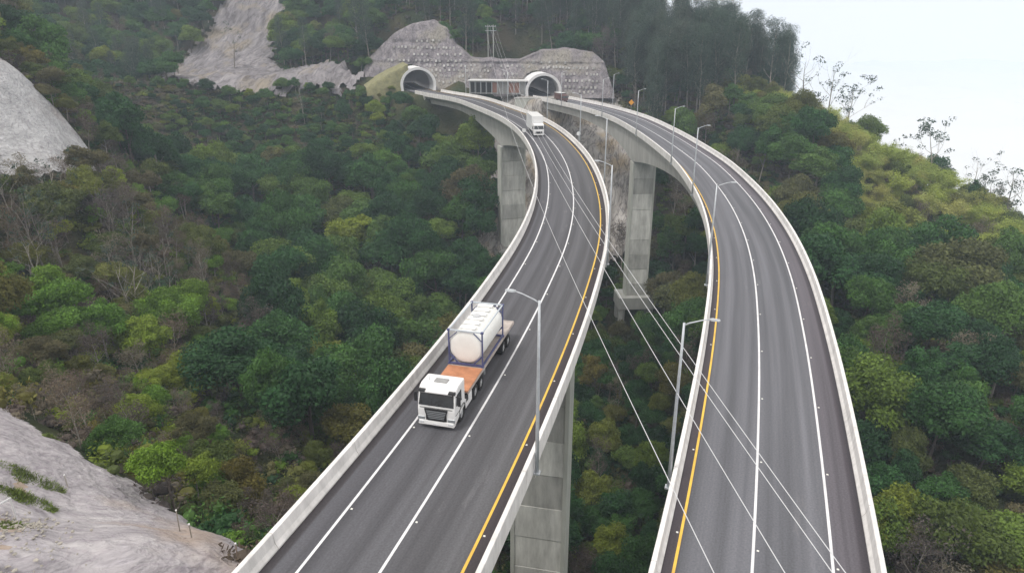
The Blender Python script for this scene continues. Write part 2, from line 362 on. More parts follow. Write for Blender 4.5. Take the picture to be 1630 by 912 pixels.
def H_far(X, Y):
    Z = H(np.clip(X, -360, 280), np.clip(Y, -60, 500))
    d = np.maximum(np.maximum(np.maximum(-360 - X, X - 280), np.maximum(-60 - Y, Y - 500)), 0)
    base = -150 + 70 * fbm(X / 700, Y / 700, 31, 3)
    w = np.clip(d / 300, 0, 1); w = w * w * (3 - 2 * w)
    Z = Z * (1 - w) + base * w
    # the slope right of the ridge keeps falling to the cloud-filled valley
    return Z
V, F = grid_mesh(xs, ys, H_far, keep_ground)
me = np_mesh('ground', V, F, M['ground'], True)
tag(link('ground', me), 'steep forest floor of the ravine and mountainsides', kind='structure')

def rock_material(name, c_lo, c_mid, c_hi, sc=0.25, stretch=(1, 1, 0.3), rot=0.0, bump=1.0, patch=None, vein=0.7):
    m = bpy.data.materials.new(name); m.use_nodes = True; nt = m.node_tree; N, Lk = nt.nodes, nt.links; b = N["Principled BSDF"]
    b.inputs["Roughness"].default_value = 0.9; b.inputs["Specular IOR Level"].default_value = 0.2
    tc = N.new("ShaderNodeTexCoord"); mp = N.new("ShaderNodeMapping"); mp.inputs["Rotation"].default_value = (0, 0, rot)
    m0 = N.new("ShaderNodeMapping"); m0.inputs["Scale"].default_value = stretch
    Lk.new(tc.outputs['Object'], mp.inputs[0]); Lk.new(mp.outputs[0], m0.inputs[0])
    n1 = N.new("ShaderNodeTexNoise"); n1.inputs["Scale"].default_value = sc; n1.inputs["Detail"].default_value = 12; n1.inputs["Roughness"].default_value = 0.7; n1.inputs["Distortion"].default_value = 0.8
    Lk.new(m0.outputs[0], n1.inputs["Vector"]); r = N.new("ShaderNodeValToRGB"); Lk.new(n1.outputs[0], r.inputs[0]); e = r.color_ramp.elements
    e[0].position = 0.3; e[0].color = (*c_lo, 1); e[1].position = 0.7; e[1].color = (*c_hi, 1); x = e.new(0.5); x.color = (*c_mid, 1)
    out = r.outputs[0]
    if patch:
        n3 = N.new("ShaderNodeTexNoise"); n3.inputs["Scale"].default_value = 0.09; n3.inputs["Detail"].default_value = 6; Lk.new(tc.outputs['Object'], n3.inputs["Vector"])
        r3 = N.new("ShaderNodeValToRGB"); r3.color_ramp.elements[0].position = 0.52; r3.color_ramp.elements[1].position = 0.66; Lk.new(n3.outputs[0], r3.inputs[0])
        mx = N.new("ShaderNodeMix"); mx.data_type = 'RGBA'; Lk.new(r3.outputs[0], mx.inputs[0]); Lk.new(out, mx.inputs[6]); mx.inputs[7].default_value = (*patch, 1); out = mx.outputs[2]
    # dark runs and cracks, thin lines of a stretched noise, plus fine grain
    n4 = N.new("ShaderNodeTexNoise"); n4.inputs["Scale"].default_value = sc * 2.2; n4.inputs["Detail"].default_value = 7; n4.inputs["Distortion"].default_value = 0.5; Lk.new(m0.outputs[0], n4.inputs["Vector"])
    r4 = N.new("ShaderNodeValToRGB"); Lk.new(n4.outputs[0], r4.inputs[0]); q = r4.color_ramp.elements
    q[0].position = 0.455; q[0].color = (1, 1, 1, 1); q[1].position = 0.545; q[1].color = (1, 1, 1, 1); w = q.new(0.5); w.color = (vein, vein * 0.97, vein, 1)
    w2 = q.new(0.64); w2.color = (1.0, 1.0, 1.0, 1); w3 = q.new(0.7); w3.color = (1.18, 1.18, 1.2, 1)
    m4 = N.new("ShaderNodeMix"); m4.data_type = 'RGBA'; m4.blend_type = 'MULTIPLY'; m4.inputs[0].default_value = 1; Lk.new(out, m4.inputs[6]); Lk.new(r4.outputs[0], m4.inputs[7]); out = m4.outputs[2]
    n2 = N.new("ShaderNodeTexNoise"); n2.inputs["Scale"].default_value = sc * 6; n2.inputs["Detail"].default_value = 8; Lk.new(m0.outputs[0], n2.inputs["Vector"])
    bp = N.new("ShaderNodeBump"); bp.inputs["Strength"].default_value = 0.8; bp.inputs["Distance"].default_value = 0.25 * bump; Lk.new(n2.outputs[0], bp.inputs["Height"])
    Lk.new(out, b.inputs["Base Color"]); Lk.new(bp.outputs[0], b.inputs["Normal"])
    return m

def patch(key, name, step, lift, relief, material, label, ragged=1.5):
    P = POLY[key]; px_ = [p[0] for p in P]; py_ = [p[1] for p in P]
    xs_ = np.arange(min(px_) - 2, max(px_) + 2, step); ys_ = np.arange(min(py_) - 2, max(py_) + 2, step)
    def zf(X, Y):
        # exact coarse ground, interpolated, so the sheet hugs it
        return ground_z(X, Y) + lift + relief(X, Y)
    def kp(cx, cy, cz):
        jx = cx + fbm(cx / 3, cy / 3, 41, 3) * ragged; jy = cy + fbm(cx / 3, cy / 3, 57, 3) * ragged
        return inpoly(jx, jy, P) & keep_ground(cx, cy, cz)
    V, F = grid_mesh(xs_, ys_, zf, kp)
    o = link(name, np_mesh(name, V, F, material, True)); return tag(o, label, kind='structure')
# coarse ground grid for lookups
GX = np.arange(-340, 260, 2.0); GY = np.arange(-40, 470, 2.0)
_GXX, _GYY = np.meshgrid(GX, GY); GZ = H(_GXX, _GYY)
def ground_z(x, y):
    x = np.asarray(x, float); y = np.asarray(y, float)
    fx = np.clip((x - GX[0]) / 2.0, 0, len(GX) - 1.001); fy = np.clip((y - GY[0]) / 2.0, 0, len(GY) - 1.001)
    i = fx.astype(int); j = fy.astype(int); u = fx - i; v = fy - j
    return (GZ[j, i] * (1-u) + GZ[j, i+1] * u) * (1-v) + (GZ[j+1, i] * (1-u) + GZ[j+1, i+1] * u) * v
M['shot_near'] = rock_material('sprayed_concrete', (0.25, 0.235, 0.25), (0.405, 0.38, 0.4), (0.55, 0.525, 0.53), 0.5, (1, 0.16, 1), 0.85, 1.6, (0.42, 0.34, 0.29), 0.86)
M['shot_left'] = rock_material('sprayed_concrete_pale', (0.3, 0.3, 0.31), (0.43, 0.43, 0.44), (0.54, 0.54, 0.55), 0.45, (0.14, 1, 1), 0.3, 2.0, (0.36, 0.33, 0.32), 0.72)
M['scree'] = rock_material('scree_rock', (0.12, 0.11, 0.115), (0.225, 0.21, 0.22), (0.37, 0.35, 0.36), 0.2, (1, 0.28, 0.28), 0.3, 4.0, (0.27, 0.235, 0.19), 0.6)
M['cliff'] = rock_material('cliff_rock', (0.17, 0.155, 0.14), (0.35, 0.33, 0.31), (0.52, 0.5, 0.48), 0.26, (1, 0.35, 0.2), 0.3, 4.0, (0.34, 0.28, 0.2), 0.45)
def ridged(X, Y, a, s1, s2, amp, seed):
    u = X * math.cos(a) + Y * math.sin(a); v = -X * math.sin(a) + Y * math.cos(a)
    n = fbm(u / s1, v / s2, seed, 4); return amp * (0.5 - np.abs(n)) * 2
patch('near', 'concrete_slope', 0.3, 0.25, lambda X, Y: ridged(X, Y, -0.95, 9, 1.6, 0.22, 5) + ridged(X, Y, -0.8, 3, 0.8, 0.1, 8) + fbm(X / 1.2, Y / 1.2, 6, 3) * 0.14, M['shot_near'], 'pale grey sprayed concrete slope at the lower left')
patch('left', 'concrete_slope', 0.6, 0.5, lambda X, Y: ridged(X, Y, 0.25, 14, 1.8, 0.6, 15) + ridged(X, Y, 0.1, 8, 0.9, 0.25, 18) + fbm(X / 1.5, Y / 1.5, 16, 3) * 0.25, M['shot_left'], 'white sprayed concrete slope at the left edge')
patch('scree', 'scree_slope', 1.2, 0.9, lambda X, Y: ridged(X, Y, 1.35, 24, 3, 1.3, 25) + ridged(X, Y, 1.2, 12, 1.6, 0.6, 28) + fbm(X / 3, Y / 3, 26, 3) * 0.6, M['scree'], 'bare grey landslide scar running down the mountainside', 5)
patch('cliff', 'rock_slope', 0.8, 0.9, lambda X, Y: (ridged(X, Y, 1.25, 14, 2.2, 2.2, 35) + ridged(X, Y, 1.4, 7, 1.2, 0.8, 38) + fbm(X / 2, Y / 2, 36, 3) * 0.9 + 0.7) * np.clip((250 - Y) / 12, 0.12, 1) - 0.7, M['cliff'], 'cut rock slope below the tunnel abutments', 4)

# ------------------------------------------------------------------ viaducts
TRACKS = {1: [(-2.7, .38, .13), (-0.95, .38, .13), (0.95, .4, .15), (2.65, .4, .15), (-1.8, .5, -.12), (1.8, .5, -.1), (-4.4, .8, .05)],
          -1: [(-2.65, .4, .13), (-0.95, .4, .13), (1.0, .4, .16), (2.75, .4, .16), (-1.8, .5, -.12), (1.85, .5, -.12), (4.5, .8, .05)]}
def asphalt_material(name, dmin, dmax, warm_side):
    lo_, hi_ = ((0.066, 0.065, 0.07, 1), (0.112, 0.112, 0.12, 1)) if warm_side > 0 else ((0.09, 0.092, 0.103, 1), (0.148, 0.15, 0.168, 1))
    """uv.x = metres along the road, uv.y = metres from the centre line"""
    m = bpy.data.materials.new(name); m.use_nodes = True; nt = m.node_tree; N, Lk = nt.nodes, nt.links; b = N["Principled BSDF"]
    b.inputs["Roughness"].default_value = 0.82; b.inputs["Specular IOR Level"].default_value = 0.3
    uv = N.new("ShaderNodeUVMap"); uv.uv_map = "UVMap"
    mp = N.new("ShaderNodeMapping"); mp.inputs["Scale"].default_value = (0.018, 1.1, 1); Lk.new(uv.outputs[0], mp.inputs[0])
    n1 = N.new("ShaderNodeTexNoise"); n1.inputs["Scale"].default_value = 1; n1.inputs["Detail"].default_value = 5; n1.inputs["Roughness"].default_value = 0.6; Lk.new(mp.outputs[0], n1.inputs["Vector"])
    r = N.new("ShaderNodeValToRGB"); Lk.new(n1.outputs[0], r.inputs[0]); e = r.color_ramp.elements
    e[0].position = 0.34; e[0].color = lo_; e[1].position = 0.66; e[1].color = hi_
    # blotches and scuffs
    mp2 = N.new("ShaderNodeMapping"); mp2.inputs["Scale"].default_value = (0.12, 0.5, 1); Lk.new(uv.outputs[0], mp2.inputs[0])
    n2 = N.new("ShaderNodeTexNoise"); n2.inputs["Scale"].default_value = 1.3; n2.inputs["Detail"].default_value = 10; n2.inputs["Roughness"].default_value = 0.72; Lk.new(mp2.outputs[0], n2.inputs["Vector"])
    r2 = N.new("ShaderNodeValToRGB"); Lk.new(n2.outputs[0], r2.inputs[0]); r2.color_ramp.elements[0].position = 0.6; r2.color_ramp.elements[1].position = 0.74
    r2.color_ramp.elements[1].color = (0.55, 0.55, 0.55, 1)
    mx = N.new("ShaderNodeMix"); mx.data_type = 'RGBA'; Lk.new(r2.outputs[0], mx.inputs[0]); Lk.new(r.outputs[0], mx.inputs[6]); mx.inputs[7].default_value = (0.2, 0.195, 0.205, 1)
    # shoulder and gutter bands by distance from the centre line
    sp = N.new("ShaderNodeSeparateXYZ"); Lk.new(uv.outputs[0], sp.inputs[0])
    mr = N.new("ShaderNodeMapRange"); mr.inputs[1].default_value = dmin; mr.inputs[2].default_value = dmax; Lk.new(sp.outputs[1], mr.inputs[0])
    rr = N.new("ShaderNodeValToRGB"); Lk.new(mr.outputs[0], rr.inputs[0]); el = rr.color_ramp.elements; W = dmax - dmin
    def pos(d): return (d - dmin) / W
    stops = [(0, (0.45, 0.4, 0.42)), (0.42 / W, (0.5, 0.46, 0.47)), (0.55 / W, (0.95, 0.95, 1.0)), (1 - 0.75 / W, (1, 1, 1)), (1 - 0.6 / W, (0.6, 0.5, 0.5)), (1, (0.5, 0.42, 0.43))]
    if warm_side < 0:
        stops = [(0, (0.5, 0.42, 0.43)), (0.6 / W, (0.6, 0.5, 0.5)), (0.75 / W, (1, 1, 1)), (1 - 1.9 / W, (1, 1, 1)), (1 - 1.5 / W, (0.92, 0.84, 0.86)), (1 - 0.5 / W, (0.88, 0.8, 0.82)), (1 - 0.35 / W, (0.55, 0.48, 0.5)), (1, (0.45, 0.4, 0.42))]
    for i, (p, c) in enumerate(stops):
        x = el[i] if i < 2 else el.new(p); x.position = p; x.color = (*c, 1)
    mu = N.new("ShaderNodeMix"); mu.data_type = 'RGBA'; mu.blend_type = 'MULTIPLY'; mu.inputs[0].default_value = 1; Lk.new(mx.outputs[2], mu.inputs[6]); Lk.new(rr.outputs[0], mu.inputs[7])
    # polished wheel tracks, a pair in each lane, and a dark oil drip line between them
    tr = None
    for c_, w_, amp in TRACKS[warm_side]:
        a1 = N.new("ShaderNodeMath"); a1.operation = 'SUBTRACT'; Lk.new(sp.outputs[1], a1.inputs[0]); a1.inputs[1].default_value = c_
        a2 = N.new("ShaderNodeMath"); a2.operation = 'ABSOLUTE'; Lk.new(a1.outputs[0], a2.inputs[0])
        a3 = N.new("ShaderNodeMapRange"); a3.interpolation_type = 'SMOOTHSTEP'; a3.inputs[1].default_value = 0; a3.inputs[2].default_value = w_; a3.inputs[3].default_value = amp; a3.inputs[4].default_value = 0; Lk.new(a2.outputs[0], a3.inputs[0])
        if tr is None: tr = a3.outputs[0]
        else:
            a4 = N.new("ShaderNodeMath"); a4.operation = 'ADD'; Lk.new(tr, a4.inputs[0]); Lk.new(a3.outputs[0], a4.inputs[1]); tr = a4.outputs[0]
    n5 = N.new("ShaderNodeTexNoise"); n5.inputs["Scale"].default_value = 0.25; n5.inputs["Detail"].default_value = 6; Lk.new(mp2.outputs[0], n5.inputs["Vector"])
    a5 = N.new("ShaderNodeMath"); a5.operation = 'MULTIPLY'; Lk.new(tr, a5.inputs[0]); Lk.new(n5.outputs[0], a5.inputs[1])
    a6 = N.new("ShaderNodeMath"); a6.operation = 'MULTIPLY_ADD'; Lk.new(a5.outputs[0], a6.inputs[0]); a6.inputs[1].default_value = 2.0; a6.inputs[2].default_value = 1.0
    gr = N.new("ShaderNodeTexNoise"); gr.inputs["Scale"].default_value = 9; gr.inputs["Detail"].default_value = 3; Lk.new(uv.outputs[0], gr.inputs["Vector"])
    g2 = N.new("ShaderNodeMapRange"); g2.inputs[1].default_value = 0.3; g2.inputs[2].default_value = 0.7; g2.inputs[3].default_value = 0.86; g2.inputs[4].default_value = 1.14; Lk.new(gr.outputs[0], g2.inputs[0])
    a7 = N.new("ShaderNodeMath"); a7.operation = 'MULTIPLY'; Lk.new(a6.outputs[0], a7.inputs[0]); Lk.new(g2.outputs[0], a7.inputs[1])
    vs_ = N.new("ShaderNodeVectorMath"); vs_.operation = 'SCALE'; Lk.new(mu.outputs[2], vs_.inputs[0]); Lk.new(a7.outputs[0], vs_.inputs["Scale"])
    n3 = N.new("ShaderNodeTexNoise"); n3.inputs["Scale"].default_value = 25; Lk.new(uv.outputs[0], n3.inputs["Vector"])
    bp = N.new("ShaderNodeBump"); bp.inputs["Strength"].default_value = 0.3; bp.inputs["Distance"].default_value = 0.02; Lk.new(n3.outputs[0], bp.inputs["Height"])
    Lk.new(vs_.outputs[0], b.inputs["Base Color"]); Lk.new(bp.outputs[0], b.inputs["Normal"])
    return m

def sweep(name, P, s0, s1, prof, material, parent, step=2.0, zf=None, smooth=False, uv=False, closed=True):
    """prof: list of (d, z) or function s -> list"""
    n = max(2, int((s1 - s0) / step) + 1); S = np.linspace(s0, s1, n); rows = []; uvs = []
    for s in S:
        pr = prof(s) if callable(prof) else prof
        for d, z in pr:
            x, y, _, _ = P.at(s, d); rows.append((x, y, P.z + z)); uvs.append((s, d))
    k = len(pr); F = []
    for i in range(n - 1):
        for j in range(k if closed else k - 1):
            F.append((i*k+j, i*k+(j+1) % k, (i+1)*k+(j+1) % k, (i+1)*k+j))
    me = bpy.data.meshes.new(name); caps = [tuple(range(k))[::-1], tuple((n-1)*k+j for j in range(k))] if closed else []
    me.from_pydata([tuple(map(float, r)) for r in rows], [], F + caps)
    if uv:
        l = me.uv_layers.new(name="UVMap"); vi = np.empty(len(me.loops), np.int32); me.loops.foreach_get("vertex_index", vi)
        l.data.foreach_set("uv", np.asarray(uvs, np.float32)[vi].ravel())
    bm = bmesh.new(); bm.from_mesh(me); bmesh.ops.recalc_face_normals(bm, faces=bm.faces); bm.to_mesh(me); bm.free()
    if smooth: me.polygons.foreach_set("use_smooth", [True] * len(me.polygons))
    me.materials.append(material); o = bpy.data.objects.new(name, me); COL.objects.link(o); o.parent = parent
    return o

def barrier_prof(d0, sg):
    return [(d0, -0.3), (d0, 0.09), (d0 + sg*0.14, 0.32), (d0 + sg*0.21, 0.86), (d0 + sg*0.235, 0.885), (d0 + sg*0.435, 0.885), (d0 + sg*0.46, 0.86), (d0 + sg*0.46, -0.42), (d0 + sg*0.3, -0.42), (d0+sg*0.3, -0.3)]

def pier(P, s, z_top, z_bot, parent, w=6.0, t=3.4, cap=None, taper=0.0):
    """stacked formwork lifts between two proud edge fins"""
    x, y, tx, ty = P.at(s, -0.45); rz = math.atan2(ty, tx) - math.pi / 2
    p = bpy.data.objects.new('pier', None); COL.objects.link(p); p.parent = parent; p.location = (x, y, 0); p.rotation_euler = (0, 0, rz)
    z = z_top; i = 0; hL = 4.1
    while z > z_bot + 0.01:
        z2 = max(z - hL, z_bot); g = 0.03 if i % 2 else 0.0
        mb = MB().box(-w/2+0.42, w/2-0.42, -t/2+0.1+g*2, t/2-0.1-g*2, z2+0.05, z); mb.build('lift', M['concrete_lift'], p, bevel=0.03)
        z = z2; i += 1
    for sg in (-1, 1):
        x0, x1 = sorted((sg*(w/2-0.44), sg*w/2))
        mb = MB(); b = taper * (z_top - z_bot)
        mb.box(x0, x1, -t/2, t/2, z_bot, z_top); mb.build('edge_rib', M['concrete_fin'], p, bevel=0.04)
    if cap:
        cw, ct, ch, legs = cap
        MB().box(-cw/2, cw/2, -ct/2, ct/2, z_bot-ch, z_bot).build('footing', M['concrete'], p, bevel=0.08)
        for lx in (-cw/2+1.1, cw/2-1.1) if legs else ():
            for ly in (-ct/2+1.1, ct/2-1.1):
                MB().cyl((lx, ly, z_bot-ch-legs), (lx, ly, z_bot-ch), 0.9, 14).build('leg', M['concrete'], p, smooth=False)
    return p

def viaduct(P, label, s0, s_end, piers, lines, dl, dr, warm):
    v = thing('viaduct', label, 'viaduct', (0, 0, 0))
    sps = [P.s_at_y(q[0]) for q in piers]
    def depth(s):
        d = 3.0
        for sp in sps: d = max(d, 3.0 + 5.2 * max(0, 1 - abs(s - sp) / 60) ** 2)
        return d
    L_, R_ = dl - 0.46, dr + 0.46
    s_far = P.L - 1
    sweep('deck_slab', P, s0, s_end, [(L_+0.1, -0.3), (L_+0.1, -0.62), (-4.0, -0.95), (3.1, -0.95), (R_-0.1, -0.62), (R_-0.1, -0.3), (dr, -0.3), (dr, -0.065), (dl, -0.065), (dl, -0.3)], M['concrete'], v)
    sweep('box_girder', P, s0, s_end, lambda s: [(-3.65, -0.953), (-3.35, -depth(s)), (2.45, -depth(s)), (2.75, -0.953)], M['concrete'], v)
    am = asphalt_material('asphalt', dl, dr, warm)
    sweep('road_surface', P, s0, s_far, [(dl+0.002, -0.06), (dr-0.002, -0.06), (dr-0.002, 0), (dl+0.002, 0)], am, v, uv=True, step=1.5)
    for d0, sg in ((dl, -1), (dr, 1)):
        s = s0
        while s < s_end + 8:
            e_ = min(s + 8.0, s_end + 8); sweep('barrier_segment', P, s, e_ - 0.035, barrier_prof(d0, sg), M['barrier'], v, step=1.6); s += 8.0
    for d, m, lb in lines:
        o = sweep('lane_line' if m == 'white_line' else 'edge_line', P, s0, s_far, [(d-0.072, 0.002), (d+0.072, 0.002), (d+0.072, 0.006), (d-0.072, 0.006)], M[m], v, step=1.2)
        if lb: o['label'] = lb
    st = None
    for d, m, lb in lines:
        dd = d + (0.22 if warm > 0 else (0.22 if m == 'white_line' else -0.2))
        if m == 'yellow_line': dd = d + 0.2 * (1 if dr < 4.5 else -1)
        s = P.s_at_y(19) + 1.5
        while s < P.s_at_y(150):
            x, y, tx, ty = P.at(s, dd)
            if st is None:
                mb = MB().box(-0.06, 0.06, -0.05, 0.05, 0, 0.03, (0.02, 0.015)); o = mb.build('road_stud', M['stud'], v); st = o
            else:
                o = st.copy(); COL.objects.link(o)
            o.location = (x, y, P.z + 0.001); o.rotation_euler = (0, 0, math.atan2(ty, tx) - math.pi/2)
            s += 8.0
    # drain holes / joints: steel expansion joint where the deck meets the abutment
    for s in (s_end - 0.3,):
        sweep('expansion_joint', P, s, s + 0.35, [(dl+0.01, 0.001), (dr-0.01, 0.001), (dr-0.01, 0.012), (dl+0.01, 0.012)], M['black'], v, step=0.3)
    for (yy, zb, cap, w), sp in zip(piers, sps):
        pier(P, sp, -depth(sp) + P.z, zb, v, w=w, cap=cap)
    # abutment under the far end
    x, y, tx, ty = P.at(s_end, -0.45)
    a = bpy.data.objects.new('abutment', None); COL.objects.link(a); a.parent = v; a.location = (x, y, P.z); a.rotation_euler = (0, 0, math.atan2(ty, tx) - math.pi/2)
    MB().box(-5.2, 5.2, 0.0, 1.4, -9.0, -0.97).build('back_wall', M['concrete'], a, bevel=0.04)
    for sg in (-1, 1):
        MB().prism_x([(0.1, -9), (0.1, -0.5), (9, -0.5), (9, -3.0)], sg*5.0-0.25, sg*5.0+0.25).build('wing_wall', M['concrete'], a)
    return v

VL = viaduct(PL, 'curved concrete viaduct at the left carrying the tank truck, to the left tunnel', 2, SL_END,
             [(61.5, -62.0, (10, 7, 2.2, 0), 6.0), (192.5, -37.3, (11.5, 8.0, 3.0, 0), 7.2)],
             [(-3.6, 'white_line', None), (0, 'white_line', None), (3.58, 'yellow_line', 'yellow edge line on the inner side')], -5.25, 4.25, 1)
VR = viaduct(PR, 'curved concrete viaduct at the right, empty but for a maroon lorry at its far end', 2, SR_END,
             [(56, -60.0, (9, 6.5, 2.2, 0), 6.0), (177, -46.0, (10.0, 7.0, 3.4, 9.5), 6.0)],
             [(0, 'white_line', None), (3.7, 'white_line', None), (-3.58, 'yellow_line', 'yellow edge line on the inner side')], -4.15, 5.4, -1)

# ------------------------------------------------------------------ cut face above the tunnels
def wall_bump(x, z):
    return fbm(x / 6, z / 6, 71, 4) * 1.0 + fbm(x / 1.3, z / 2.2, 72, 3) * 0.55 + np.where((np.abs(z - 9.0) < 0.5) | (np.abs(z - 16.5) < 0.4), 0.45, 0)
def tunnel_spec(P, y0, y_face):
    s0 = P.s_at_y(y0); x, y, tx, ty = P.at(s0, -0.45 if P is PL else 0.6); return s0, x, y, tx, ty
TL = tunnel_spec(PL, 268, 0); TR = tunnel_spec(PR, 260, 0)
TR = (TR[0], TR[1], TR[2], math.sin(-0.17), math.cos(0.17)); TL = (TL[0], TL[1], TL[2], math.sin(-0.3), math.cos(0.3))
R_OUT, R_IN, CZ = 6.7, 5.75, 1.9
def build_cut():
    xs_ = np.arange(-66, 38.1, 0.7); rows = []; nv = 44
    for i, x in enumerate(xs_):
        top = float(cut_top(x)) + float(fbm(x / 4, 0.3, 77, 3)) * 0.6
        for j in range(nv + 1):
            z = -2.5 + (top + 2.5) * j / nv
            rows.append((x, cut_y(x, z) - 0.9 + float(wall_bump(x, z)) * (1 if j < nv else 0), z))
        rows.append((x, cut_y(x, top) + 5.0, top + 0.4))
    V = np.array(rows); k = nv + 2; nx = len(xs_)
    i, j = np.meshgrid(np.arange(nx-1), np.arange(k-1)); a = (i*k+j).ravel(); F = np.stack([a, a+k, a+k+1, a+1], 1)
    c = V[F].mean(1); keep = np.ones(len(F), bool)
    for P, T in ((PL, TL), (PR, TR)):
        lat = (c[:, 0] - T[1]) * T[4] - (c[:, 1] - T[2]) * T[3]
        keep &= ~((np.abs(lat) < R_OUT) & (np.hypot(lat, c[:, 2] - P.z - CZ) < R_OUT - 0.3) | ((np.abs(lat) < R_OUT - 0.4) & (c[:, 2] < P.z + CZ)))
    return V, F[keep]
V, F = build_cut()
M['cut'] = rock_material('anchored_cut_face', (0.13, 0.12, 0.13), (0.24, 0.22, 0.235), (0.37, 0.345, 0.355), 0.3, (1, 1, 0.5), 0, 2.5, (0.29, 0.27, 0.24), 0.6)
cut = tag(link('cut_slope', np_mesh('cut_slope', V, F, M['cut'], True)), 'sprayed concrete cut face with rows of anchor blocks above the tunnels', kind='structure')
# anchor blocks
ab = None; nb = 0
rows_ = [(17.0, -37, -27, 2.6), (14.6, -46, -22, 1.9), (12.2, -40, -20, 1.9), (9.9, -50, -18, 1.9), (8.2, -36, -13, 2.1), (6.4, -31, -9, 2.1), (4.4, -29, -11, 2.1), (2.4, -28, -14, 2.3),
         (8.3, -10, 4, 2.4), (7.9, 4, 31, 1.55), (9.8, 8, 22, 3.6), (5.6, 19, 32, 1.6), (3.4, 20, 32, 1.7), (1.2, 20, 31, 1.9), (-0.4, 20, 30, 2.0), (5.4, -3, 3, 2.0)]
for z, x0, x1, dx in rows_:
    x = x0
    while x <= x1:
        xx = x + random.uniform(-0.25, 0.25); zz = z + random.uniform(-0.2, 0.2)
        ok = zz < cut_top(xx) - 1.5 and random.random() < 0.9
        for P, T in ((PL, TL), (PR, TR)):
            lat = (xx - T[1]) * T[4] - (cut_y(xx, zz) - T[2]) * T[3]
            if math.hypot(lat, zz - P.z - CZ) < R_OUT + 1.1: ok = False
        if -56 < xx < -34 and zz < 6.5 - abs(xx + 40) * 0.1: ok = False
        if ok:
            if ab is None: ab = MB().box(-0.36, 0.36, -0.5, 0.3, -0.4, 0.4, (0.05, 0.05)).build('anchor_block', M['anchor'], cut); o = ab
            else: o = ab.copy(); COL.objects.link(o)
            o.location = (xx, cut_y(xx, zz) - 0.9 + float(wall_bump(xx, zz)) - 0.05, zz); o.rotation_euler = (random.uniform(-.1, .1), random.uniform(-.15, .15), random.uniform(-.25, .25)); nb += 1
        x += dx * 0.82 * random.uniform(0.85, 1.15)

# ------------------------------------------------------------------ tunnels
def horseshoe(r, n=22):
    pts = [(-r * 0.97, -0.3)]
    for i in range(n + 1):
        a = math.pi - math.pi * i / n; pts.append((r * math.cos(a), CZ + r * 0.93 * math.sin(a)))
    pts.append((r * 0.97, -0.3)); return pts
def tunnel(T, P, label, front, length):
    s0, x, y, tx, ty = T
    t = thing('tunnel_portal', label, 'tunnel', (x, y, P.z), math.atan2(ty, tx) - math.pi/2)
    ro, ri = horseshoe(R_OUT), horseshoe(R_IN); n = len(ro)
    mb = MB(); V_ = [(a, 0.0, b) for a, b in ro] + [(a, 0.0, b) for a, b in ri] + [(a, front, b) for a, b in ro] + [(a, front, b) for a, b in ri]
    Fs = []
    for i in range(n-1):
        Fs += [(i, i+1, n+i+1, n+i), (2*n+i, 2*n+i+1, i+1, i), (3*n+i, n+i, n+i+1, 3*n+i+1), (2*n+i, 3*n+i, 3*n+i+1, 2*n+i+1)]
    Fs += [(0, n, 3*n, 2*n), (n-1, 3*n-1, 4*n-1, 2*n-1)]
    mb.add(V_, Fs).build('portal_collar', M['portal'], t, bevel=0)
    # lining, running into the mountain along the road
    S = np.linspace(s0 + front * 0.45, min(s0 + length, P.L - 0.5), 14); Vs = []; Fs = []
    inv = Matrix.Rotation(-(math.atan2(ty, tx) - math.pi/2), 4, 'Z') @ Matrix.Translation((-x, -y, -P.z))
    off = -0.45 if P is PL else 0.6
    ri2 = horseshoe(R_IN + 0.02)
    for s in S:
        for a, b in ri2:
            px_, py_, _, _ = P.at(s, off + a); q = inv @ Vector((px_, py_, P.z + b)); Vs.append(tuple(q))
    for i in range(len(S)-1):
        for j in range(n-1): Fs.append((i*n+j, (i+1)*n+j, (i+1)*n+j+1, i*n+j+1))
    Fs.append(tuple((len(S)-1)*n+j for j in range(n)))
    mb = MB(); mb.add(Vs, Fs); mb.build('lining', M['lining'], t)
    # inner kerbs
    return t
tunnel(TL, PL, 'left tunnel mouth beside the yellow-green mound', 12, 70)
tunnel(TR, PR, 'right tunnel mouth beside the low building', 9, 70)
# turf mound left of the left portal
def mound():
    V_, F_ = [], []; aa = [-3.6 - 15.5 * (i / 34) for i in range(35)]; s0, x, y, tx, ty = TL; n1, n2 = 9, 8
    for i, a in enumerate(aa):
        h_ = 8.9 * max(0.0, 1 - (-a - 3.6) / 16.5) ** 0.85 + 0.25
        zb = CZ + 0.93 * math.sqrt(max(0.0, R_OUT**2 - a*a)) - 0.1 if -a < R_OUT else -7.0
        if -a < R_OUT: h_ = max(h_, zb + 0.2)
        col = []
        for j in range(n1 + 1):
            f_ = j / n1; col.append((0.3 + 3.0 * f_ * min(1, max(0, (-a - 4) / 6)) , zb + (h_ - zb) * math.sin(f_ * math.pi / 2)))
        for j in range(1, n2 + 1): col.append((col[n1][0] + 11.5 * j / n2, h_ + 0.35 * j / n2))
        for j, (dy, z) in enumerate(col):
            w = float(fbm(i / 3, j / 3, 81)) * (0.35 if j > 1 and -a > R_OUT else 0.05)
            V_.append((x + a * ty + (dy + w) * tx, y - a * tx + (dy + w) * ty, z + w * 0.6))
    k = n1 + n2 + 1
    for i in range(len(aa)-1):
        for j in range(k-1): q = i*k+j; F_.append((q, q+1, q+k+1, q+k))
    me = np_mesh('turf_mound', V_, F_, M['grass_mound'], True); tag(link('turf_mound', me), 'dry yellow-green turf mound banked against the left tunnel collar', kind='structure')
mound()

